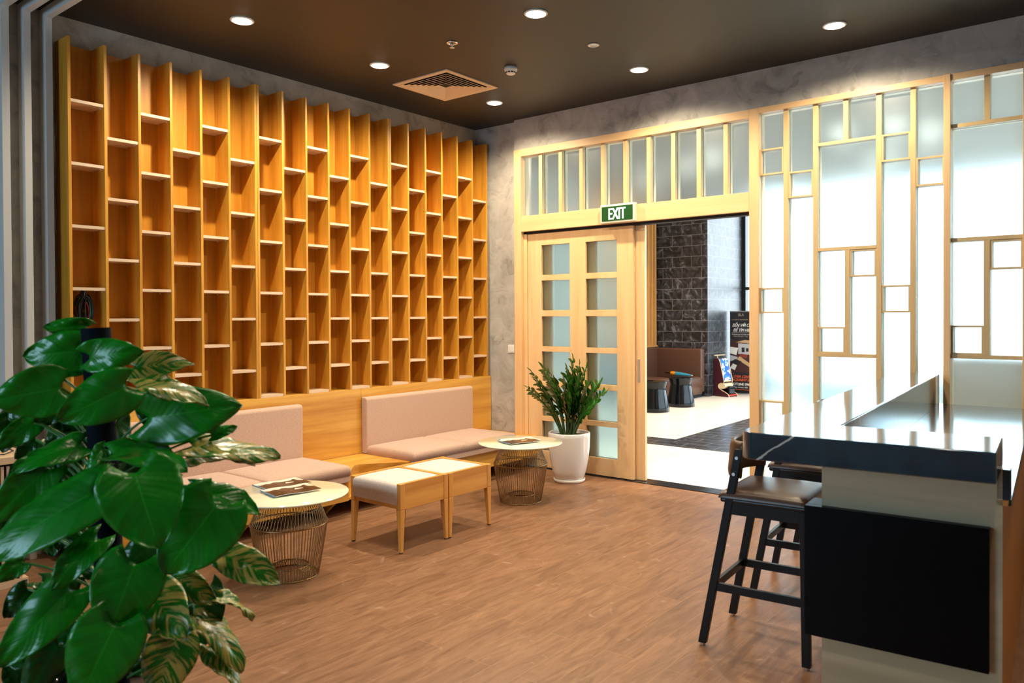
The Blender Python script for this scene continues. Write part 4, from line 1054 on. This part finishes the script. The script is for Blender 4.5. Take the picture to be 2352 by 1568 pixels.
# ------------------------------------------------------------------ bar stools
def bar_stool(loc, rz, label):
    t = thing('bar_stool', label, 'bar stool', loc, rz, group='bar stools along the counter')
    bl, fl, hy = -0.235, 0.238, 0.212
    def beam(a, b, wx, wy, name, par=None, mat='black_wood', bev=0.003):
        a = Vector(a); b = Vector(b)
        m = MB(); m.hexa([tuple(a+Vector((sx*wx, sy*wy, 0))) for sx, sy in ((-1, -1), (1, -1), (1, 1), (-1, 1))], [tuple(b+Vector((sx*wx, sy*wy, 0))) for sx, sy in ((-1, -1), (1, -1), (1, 1), (-1, 1))])
        return m.build(name, M[mat], par or t, bev, local=True)
    for sy in (-1, 1):
        lg = beam((bl, sy*hy, 0.012), (-0.062, sy*(hy-0.012), 0.935), 0.019, 0.014, 'leg')
        MB().cyl((bl, sy*hy, 0.0), 0.011, 0.013, 16).build('foot_cap', M['metal_light'], lg, local=True)
        for zz in (0.895, 0.820):
            xx = bl+(zz-0.012)/(0.923)*(-0.062-bl)
            MB().cyl((xx, sy*(hy-0.005)-0.0 + (-0.016 if sy < 0 else 0.012), zz), 0.0075, 0.006, 16, 'y').build('bolt', M['metal_light'], lg, local=True)
        lg = beam((fl, sy*hy, 0.012), (fl-0.012, sy*(hy-0.006), 0.685), 0.019, 0.016, 'leg')
        MB().cyl((fl, sy*hy, 0.0), 0.011, 0.013, 16).build('foot_cap', M['metal_light'], lg, local=True)
        xa = bl+(0.285/0.923)*0.173
        m = MB(); m.box(xa, fl-0.01, sy*(hy-0.004)-0.010, sy*(hy-0.004)+0.010, 0.268, 0.306); m.build('stretcher', M['black_wood'], t, 0.002, local=True)
        m = MB(); m.box(-0.125, fl, sy*(hy-0.010)-0.012, sy*(hy-0.010)+0.012, 0.632, 0.688); m.build('seat_rail', M['black_wood'], t, 0.002, local=True)
    xa = bl+(0.285/0.923)*0.173
    MB().box(xa-0.010, xa+0.010, -hy, hy, 0.268, 0.306).build('stretcher', M['black_wood'], t, 0.002, local=True)
    MB().box(fl-0.024, fl-0.004, -hy, hy, 0.20, 0.238).build('stretcher', M['black_wood'], t, 0.002, local=True)
    MB().box(-0.13, -0.105, -hy+0.01, hy-0.01, 0.632, 0.688).build('seat_rail', M['black_wood'], t, 0.002, local=True)
    MB().box(fl-0.026, fl, -hy+0.01, hy-0.01, 0.632, 0.688).build('seat_rail', M['black_wood'], t, 0.002, local=True)
    # seat: black skirt + brown leather pad
    MB().box(-0.150, fl+0.012, -hy-0.004, hy+0.004, 0.684, 0.708).build('seat_base', M['black_leather'], t, 0.010, local=True, segs=3)
    puff(-0.155, fl+0.014, -hy-0.010, hy+0.010, 0.705, 0.738, 0.012, 0.030).build('seat_pad', M['brown_leather'], t, local=True)
    # curved backrest band wrapping the two rear legs
    vs = []; fs = []; NA = 24
    prof = [(0.0, 0.795), (-0.008, 0.788), (-0.020, 0.793), (-0.026, 0.82), (-0.026, 0.935), (-0.020, 0.960), (-0.008, 0.965), (0.0, 0.958)]
    for i in range(NA+1):
        a = math.radians(-78+156*i/NA)
        cx = -0.010-0.125*math.cos(a)**0.8*1.0; cy = (hy-0.028)*math.sin(a)/math.sin(math.radians(78))
        nx, ny = -math.cos(a), math.sin(a)
        for (dn, z) in prof:
            lean = (z-0.9)*0.10
            vs.append((cx+nx*-dn*-1*-1+lean, cy+ny*-dn*-1*-1*0.6, z-0.035*(1-math.cos(a))*(1 if z < 0.9 else 0.4)*-0.3))
    k = len(prof)
    for i in range(NA):
        for j in range(k): fs.append((i*k+j, i*k+(j+1) % k, (i+1)*k+(j+1) % k, (i+1)*k+j))
    fs += [tuple(range(k)), tuple(NA*k+j for j in range(k))[::-1]]
    MB().add(vs, fs, True).build('backrest', M['brown_leather'], t, local=True)
    return t
s1 = bar_stool((4.268, -2.648, 0), math.radians(4.5), 'black bar stool with brown leather seat nearest the camera, by the black board')
for (x, y, r, lb) in ((4.180, -1.820, 5.5, 'second black bar stool along the counter, behind the nearest one'), (4.085, -0.840, 3, 'farthest black bar stool, mostly hidden behind the other two')):
    c = copy_tree(s1); c.location = (x, y, 0); c.rotation_euler = (0, 0, math.radians(r)); c['label'] = lb

# ------------------------------------------------------------------ lobby beyond the door
LX0, LX1, LY1, LH = -1.82, 6.2, 9.0, 3.9
struct('floor_lobby', MB().box(-4.0, 6.6, 0.12, 10.4, -0.1, 0.0), M['lobby_floor'])
struct('ceiling_lobby', MB().box(-4.0, 6.6, 0.16, 9.3, LH, LH+0.1), plain('lobby_ceiling', (0.20, 0.15, 0.10), 0.8))
struct('wall_lobby_left', MB().box(-1.95, LX0, 0.16, 7.40, 0, LH), M['lobby_grey'])
struct('wall_lobby_near', MB().box(-1.95, 0.598, 0.17, 0.27, 0, LH), M['lobby_grey'])
struct('wall_lobby_over', MB().box(0.598, 6.6, 0.17, 0.27, 3.30, LH), M['lobby_grey'])
dm = MB(); dm.prism([(-1.8, 1.95), (6.5, 2.05), (6.5, 2.50), (2.45, 2.48), (2.45, 9.0), (1.05, 9.0), (1.155, 2.469), (-1.8, 2.44)], 0.0, 0.003)
struct('floor_lobby_band', dm, M['dark_tile'])
# stone column: front face dark, side face towards the windows
sc = MB(); sc.box(LX0, -0.708, 7.363, 8.97, 0, LH)
struct('wall_column', sc, M['stone_front'])
def side_tiles():
    mt = tiles('dark_stone_tiles_side', (math.radians(-90), 0, math.radians(-90)), (0.012, 0.014, 0.018), (0.04, 0.045, 0.05), (0.12, 0.13, 0.14), (0.14, 0.14, 0.15), 0.20)
    nt = mt.node_tree
    mp = [n for n in nt.nodes if n.type == 'MAPPING'][0]; tc = [n for n in nt.nodes if n.type == 'TEX_COORD'][0]
    sp = nt.nodes.new('ShaderNodeSeparateXYZ'); cb = nt.nodes.new('ShaderNodeCombineXYZ')
    nt.links.new(tc.outputs['Object'], sp.inputs[0]); nt.links.new(sp.outputs['Y'], cb.inputs['X']); nt.links.new(sp.outputs['Z'], cb.inputs['Y'])
    mp.inputs['Rotation'].default_value = (0, 0, 0); nt.links.new(cb.outputs[0], mp.inputs['Vector'])
    bs = nt.nodes['Principled BSDF']; bs.inputs['Coat Weight'].default_value = 0.35; bs.inputs['Coat IOR'].default_value = 1.5; bs.inputs['Coat Roughness'].default_value = 0.38; bs.inputs['Roughness'].default_value = 0.42
    return mt
struct('wall_column_side', MB().box(-0.708, -0.700, 7.361, 8.97, 0, LH), side_tiles())
# glazed front of the lobby
wf = MB()
for x in (-0.66, 0.75, 2.15, 3.55, 4.95, 6.3): wf.box(x-0.04, x+0.04, 8.97, 9.10, 0, LH)
for z in (0.04, 2.08, 3.86): wf.box(-0.70, 6.34, 8.98, 9.08, z-0.03, z+0.03)
struct('window_4', wf, M['black_metal'])
wg = MB()
for y in (1.0, 2.8, 4.6, 6.4, 8.2): wg.box(6.28, 6.38, y-0.04, y+0.04, 0, LH)
for z in (0.04, 2.08, 3.86): wg.box(6.29, 6.37, 0.3, 9.0, z-0.03, z+0.03)
struct('window_5', wg, M['black_metal'])
struct('ground_outside', MB().box(-14, 26, 10.4, 40, -0.15, -0.05), plain('bright_paving', (0.55, 0.56, 0.55), 0.8))
# low grey wall behind the right-hand part of the partition
struct('wall_lobby_desk', MB().box(4.35, 6.2, 1.1, 1.5, 0, 1.18), M['lobby_grey'])

# wall slats above the booth
sl = thing('slat_screen', 'vertical warm wood slats on the lobby wall above the booth', 'slat screen', (LX0, 6.9, 0.93))
for k in range(18):
    y = 7.32-k*0.135
    MB().box(LX0+0.001, LX0+0.06, y-0.045, y, 0.955, LH-0.02).build('slat', M['slat_wood'], sl)
MB().box(LX0+0.001, LX0+0.065, 4.9, 7.36, 0.925, 0.955).build('base_rail', M['slat_wood'], sl)

# corner booth
bo = thing('corner_booth', 'dark brown leather corner booth in the lobby', 'booth', (-1.3, 6.6, 0))
MB().box(LX0+0.002, -0.755, 7.20, 7.360, 0.09, 0.912).build('backrest', M['booth_leather'], bo, 0.03, segs=4)
MB().box(LX0+0.002, LX0+0.16, 4.9, 7.199, 0.09, 0.912).build('backrest', M['booth_leather'], bo, 0.03, segs=4)
for (x0, x1, y0, y1) in ((-1.235, -0.74, 6.76, 7.198), (-1.655, -1.06, 5.95, 6.70), (-1.655, -1.06, 5.2, 5.94)):
    puff(x0, x1, y0, y1, 0.07, 0.385, 0.012, 0.05).build('seat_block', M['booth_leather'], bo)
MB().box(-1.62, -0.80, 6.80, 7.30, 0.0, 0.069).build('plinth', M['dark_gap'], bo)
MB().box(-1.62, -1.12, 5.25, 6.80, 0.0, 0.069).build('plinth', M['dark_gap'], bo)

# umbrella lying on the booth
ua, ub = Vector((-1.24, 6.62, 0.448)), Vector((-0.76, 6.72, 0.435))
um = thing('folded_umbrella', 'folded orange and blue umbrella lying on the booth seat', 'umbrella', tuple(ua))
um.location = (-1.24, 6.86, 0.44)
XF[um.name] = Matrix.Translation(Vector((-1.24, 6.86, 0.44)))
ua = Vector((-1.235, 6.90, 0.455)); ub = Vector((-0.775, 6.84, 0.435))
def seg(a, b, t): return tuple(a.lerp(b, t))
MB().tube([seg(ua, ub, t) for t in (0.0, 0.03, 0.12, 0.25, 0.40)], [0.022, 0.034, 0.036, 0.034, 0.030], 12).build('canopy_orange', M['umb_orange'], um)
MB().tube([seg(ua, ub, t) for t in (0.25, 0.45, 0.7, 0.9, 1.0)], [0.038, 0.036, 0.028, 0.018, 0.010], 12).build('canopy_blue', M['umb_blue'], um)
MB().tube([seg(ua, ub, t) for t in (-0.28, -0.15, 0.0)], 0.012, 8).build('handle', M['cable_black'], um)
MB().tube([seg(ua, ub, t) for t in (1.0, 1.04)], 0.008, 8).build('tip', M['ply_edge'], um)
# black bag at the left of the booth
bg_ = thing('black_bag', 'glossy black bag on the booth, cut off by the door edge', 'bag', (-1.30, 5.75, 0.40))
puff(-1.45, -1.16, 5.55, 5.80, 0.398, 0.44, 0.03, 0.03).build('body', M['black_ceramic'], bg_)
MB().tube([(-1.20, 5.70, 0.45), (-1.16, 5.71, 0.49), (-1.11, 5.72, 0.475), (-1.08, 5.73, 0.43)], 0.010, 8).build('strap', M['black_ceramic'], bg_)

# two black ceramic drum stools
def drum(x, y, label):
    t = thing('drum_table', label, 'side table', (x, y, 0), group='black ceramic drum tables in the lobby')
    MB().lathe([(0.0001, 0.0), (0.232, 0.0), (0.236, 0.006), (0.228, 0.08), (0.205, 0.22), (0.182, 0.34), (0.176, 0.375), (0.182, 0.40), (0.206, 0.478), (0.206, 0.486), (0.190, 0.487), (0.160, 0.470), (0.0001, 0.470)], n=56).build('body', M['black_ceramic'], t, local=True)
    m = MB()
    for q in range(6):
        a = 2*math.pi*q/6; m.cyl((0.09*math.cos(a), 0.09*math.sin(a), 0.4702), 0.022, 0.002, 16)
    m.build('drain_holes', M['dark_gap'], t, local=True)
    return t
drum(-0.435, 4.830, 'black ceramic drum table at the left, next to the sliding door edge')
drum(-0.425, 5.715, 'black ceramic drum table at the right, in front of the umbrella')

# roll-up banner
BY = 8.30
def bx_at(px): return None
bn = thing('roll_up_banner', 'dark roll-up advertising banner with interior photo and hotline number', 'banner', (-0.45, BY, 0))
bx0, bx1, bz0, bz1 = -0.664, 0.14, 0.055, 1.60
MB().box(bx0, bx1, BY, BY+0.004, bz0, bz1).build('sheet', M['banner_dark'], bn)
MB().box(bx0-0.01, bx1+0.01, BY-0.05, BY+0.07, 0.012, 0.055).build('cassette', M['black_metal'], bn, 0.006)
MB().box(bx0, bx1, BY-0.004, BY+0.008, bz1, bz1+0.02).build('top_rail', M['metal_light'], bn)
def patch(pts, mat, k=1): MB().prism([(bx0+u, bz0+v) for u, v in pts], BY-0.0006*k, BY-0.0006*k+0.0003, 'y').build('print', M[mat], bn)
patch([(0.0, 0.36), (0.80, 0.36), (0.80, 0.95), (0.55, 1.03), (0.28, 0.96), (0.0, 1.02)], 'banner_brown')
patch([(0.17, 0.72), (0.80, 0.70), (0.80, 0.90), (0.17, 0.93)], 'banner_grey', 2)
patch([(0.12, 0.95), (0.80, 0.90), (0.80, 0.96), (0.30, 1.0)], 'banner_tan', 3)
patch([(0.0, 0.73), (0.13, 0.70), (0.17, 0.84), (0.0, 0.86)], 'text_white', 3)
patch([(0.0, 0.58), (0.12, 0.60), (0.16, 0.66), (0.0, 0.70)], 'banner_grey', 3)
patch([(0.0, 0.44), (0.10, 0.40), (0.14, 0.50), (0.06, 0.53)], 'text_white', 3)
patch([(0.14, 0.62), (0.45, 0.44), (0.47, 0.50), (0.20, 0.68)], 'banner_tan', 3)
patch([(0.20, 0.67), (0.34, 0.64), (0.36, 0.71), (0.22, 0.73)], 'banner_red', 4)
patch([(0.24, 0.76), (0.30, 0.76), (0.30, 0.85), (0.24, 0.85)], 'banner_dark', 4)
patch([(0.33, 0.77), (0.38, 0.77), (0.38, 0.84), (0.33, 0.84)], 'banner_dark', 4)
patch([(0.02, 0.55), (0.16, 0.50), (0.24, 0.58), (0.10, 0.62)], 'banner_dark', 4)
RX = Matrix.Rotation(math.radians(90), 4, 'X')
def bt_(name, body, u, v, size, mat, shear=0, bold=0.0, sx=1.0):
    text_mesh(name, body, size, M[mat], bn, Matrix.Translation((bx0+u, BY-0.003, bz0+v)) @ RX, ext=0.0004, shear=shear, bold=bold, sx=sx)
bt_('logo', 'BLA', 0.17, 1.465, 0.075, 'text_gold', sx=0.9)
bt_('small_print', 'LUXURY INTERIOR', 0.04, 1.385, 0.030, 'text_gold', sx=1.3)
bt_('headline', 'ĐẾN VỚI CHÚNG TÔI', 0.045, 1.255, 0.085, 'text_white', 0.35, 0.0022, 0.80)
bt_('headline', 'ĐỂ TÌM HIỂU', 0.065, 1.160, 0.085, 'text_white', 0.35, 0.0022, 0.80)
patch([(0.04, 1.135), (0.76, 1.135), (0.76, 1.139), (0.04, 1.139)], 'text_white', 2)
bt_('small_print', 'Cùng thông tin tại công trình', 0.04, 1.095, 0.030, 'text_white')
bt_('small_print', 'CĂN HỘ SỐ 1, TẠI', 0.07, 1.055, 0.030, 'text_gold', sx=1.2)
bt_('address', '3310A CENTRAL', 0.06, 0.255, 0.072, 'text_orange', 0.35, 0.002, 0.85)
bt_('address', 'AQUABAY ECOPARK', 0.05, 0.190, 0.072, 'text_orange', 0.35, 0.002, 0.85)
bt_('hotline', 'HOTLINE 096 42', 0.02, 0.105, 0.070, 'text_white', 0, 0.002, 0.92)
bt_('small_print', 'Eng. contact: 096', 0.075, 0.055, 0.042, 'text_white')
patch([(0.05, 0.015), (0.76, 0.015), (0.76, 0.026), (0.05, 0.026)], 'text_orange', 2)
MB().cyl((bx0+0.075, BY-0.002, bz0+0.335), 0.009, 0.001, 16, 'y').build('print', M['text_orange'], bn)

# maroon brochure stand with curled sides
st = thing('brochure_stand', 'maroon plywood brochure stand with scrolled side and blue leaflets', 'display stand', (-0.58, 7.85, 0))
def stand_side(y):
    # profile in (x = forward, z): tall back, sloping front, scroll notch, foot
    P = [(0.0, 0.0), (0.0, 0.715), (0.085, 0.715), (0.105, 0.66), (0.175, 0.30), (0.165, 0.255)]
    P += [(0.135+0.058*math.cos(math.radians(a)), 0.195+0.062*math.sin(math.radians(a))) for a in range(60, 245, 22)]
    P += [(0.15, 0.11), (0.20, 0.085), (0.245, 0.05), (0.262, 0.012), (0.262, 0.0)]
    return P
ang = math.radians(-14)
sm_ = Matrix.Translation((-0.690, 7.60, 0)) @ Matrix.Rotation(ang, 4, 'Z') @ Matrix.Diagonal((1.35, 0.85, 1, 1))
def in_stand(mb): mb.v = [tuple(sm_ @ Vector(v)) for v in mb.v]; return mb
for yy in (0.0, 0.30):
    o = in_stand(MB().prism([(x, z) for x, z in stand_side(yy)], yy, yy+0.012, 'y')).build('side_panel', M['maroon'], st)
    P = stand_side(yy)
    in_stand(MB().tube([(x, yy+0.006, z) for x, z in P[2:]], 0.0075, 6)).build('ply_edging', M['ply_edge'], st)
in_stand(MB().box(0.0, 0.012, 0.012, 0.30, 0.03, 0.68)).build('back_board', M['maroon'], st)
in_stand(MB().hexa([(0.155, 0.014, 0.28), (0.163, 0.014, 0.28), (0.163, 0.298, 0.28), (0.155, 0.298, 0.28)], [(0.086, 0.014, 0.69), (0.094, 0.014, 0.69), (0.094, 0.298, 0.69), (0.086, 0.298, 0.69)])).build('sloping_board', M['ply_edge'], st)
in_stand(MB().box(0.05, 0.255, 0.014, 0.298, 0.02, 0.045)).build('foot_shelf', M['red'], st)
in_stand(MB().tube([(0.135, 0.012, 0.20), (0.135, 0.30, 0.20)], 0.055, 20)).build('scroll_roll', M['ply_edge'], st)
in_stand(MB().tube([(0.03, -0.03, 0.775), (0.03, 0.33, 0.775)], 0.010, 10)).build('top_dowel', M['ply_edge'], st)
in_stand(MB().tube([(0.03, 0.05, 0.775), (0.05, 0.05, 0.715)], 0.006, 8)).build('dowel_hook', M['ply_edge'], st)
def leaflet_mat():
    mt, nt, b = newmat('blue_leaflet_print'); tc = N(nt, 'ShaderNodeTexCoord'); v = N(nt, 'ShaderNodeTexNoise'); v.inputs['Scale'].default_value = 11; v.inputs['Detail'].default_value = 2
    nt.links.new(tc.outputs['Object'], v.inputs['Vector'])
    r = ramp(nt, v.outputs['Fac'], [(0.40, (0.0, 0.10, 0.50)), (0.50, (0.01, 0.22, 0.75)), (0.56, (0.75, 0.85, 0.95)), (0.66, (0.70, 0.20, 0.50))])
    r.color_ramp.interpolation = 'CONSTANT'
    nt.links.new(r.outputs['Color'], b.inputs['Base Color']); return mt
lf = in_stand(MB().hexa([(0.166, 0.03, 0.31), (0.170, 0.03, 0.31), (0.170, 0.285, 0.31), (0.166, 0.285, 0.31)], [(0.098, 0.03, 0.715), (0.102, 0.03, 0.715), (0.102, 0.285, 0.715), (0.098, 0.285, 0.715)])).build('leaflet', leaflet_mat(), None)
tag(lf, 'blue and white printed leaflet resting on the maroon stand', 'leaflet')
bk_ = in_stand(MB().box(0.205, 0.245, 0.06, 0.26, 0.047, 0.20)).build('black_bundle', M['black_ceramic'], None, 0.02, segs=4)
tag(bk_, 'glossy black bundle standing in the foot of the maroon stand', 'bundle')

# lobby downlights
for i, (x, y, e) in enumerate(((0.87, 0.45, 260), (2.62, 0.45, 320), (4.15, 0.45, 360), (0.10, 4.93, 170), (0.70, 4.55, 170), (2.63, 4.20, 170), (3.26, 4.23, 170), (3.55, 4.87, 170), (-1.0, 5.6, 170), (2.6, 6.4, 170))):
    downlight(x, y, 'recessed downlight in the lobby ceiling, seen only as a glow through frosted glass', e, zc=LH, group='lobby downlights', cone=110, color=(1.0, 0.84, 0.64))
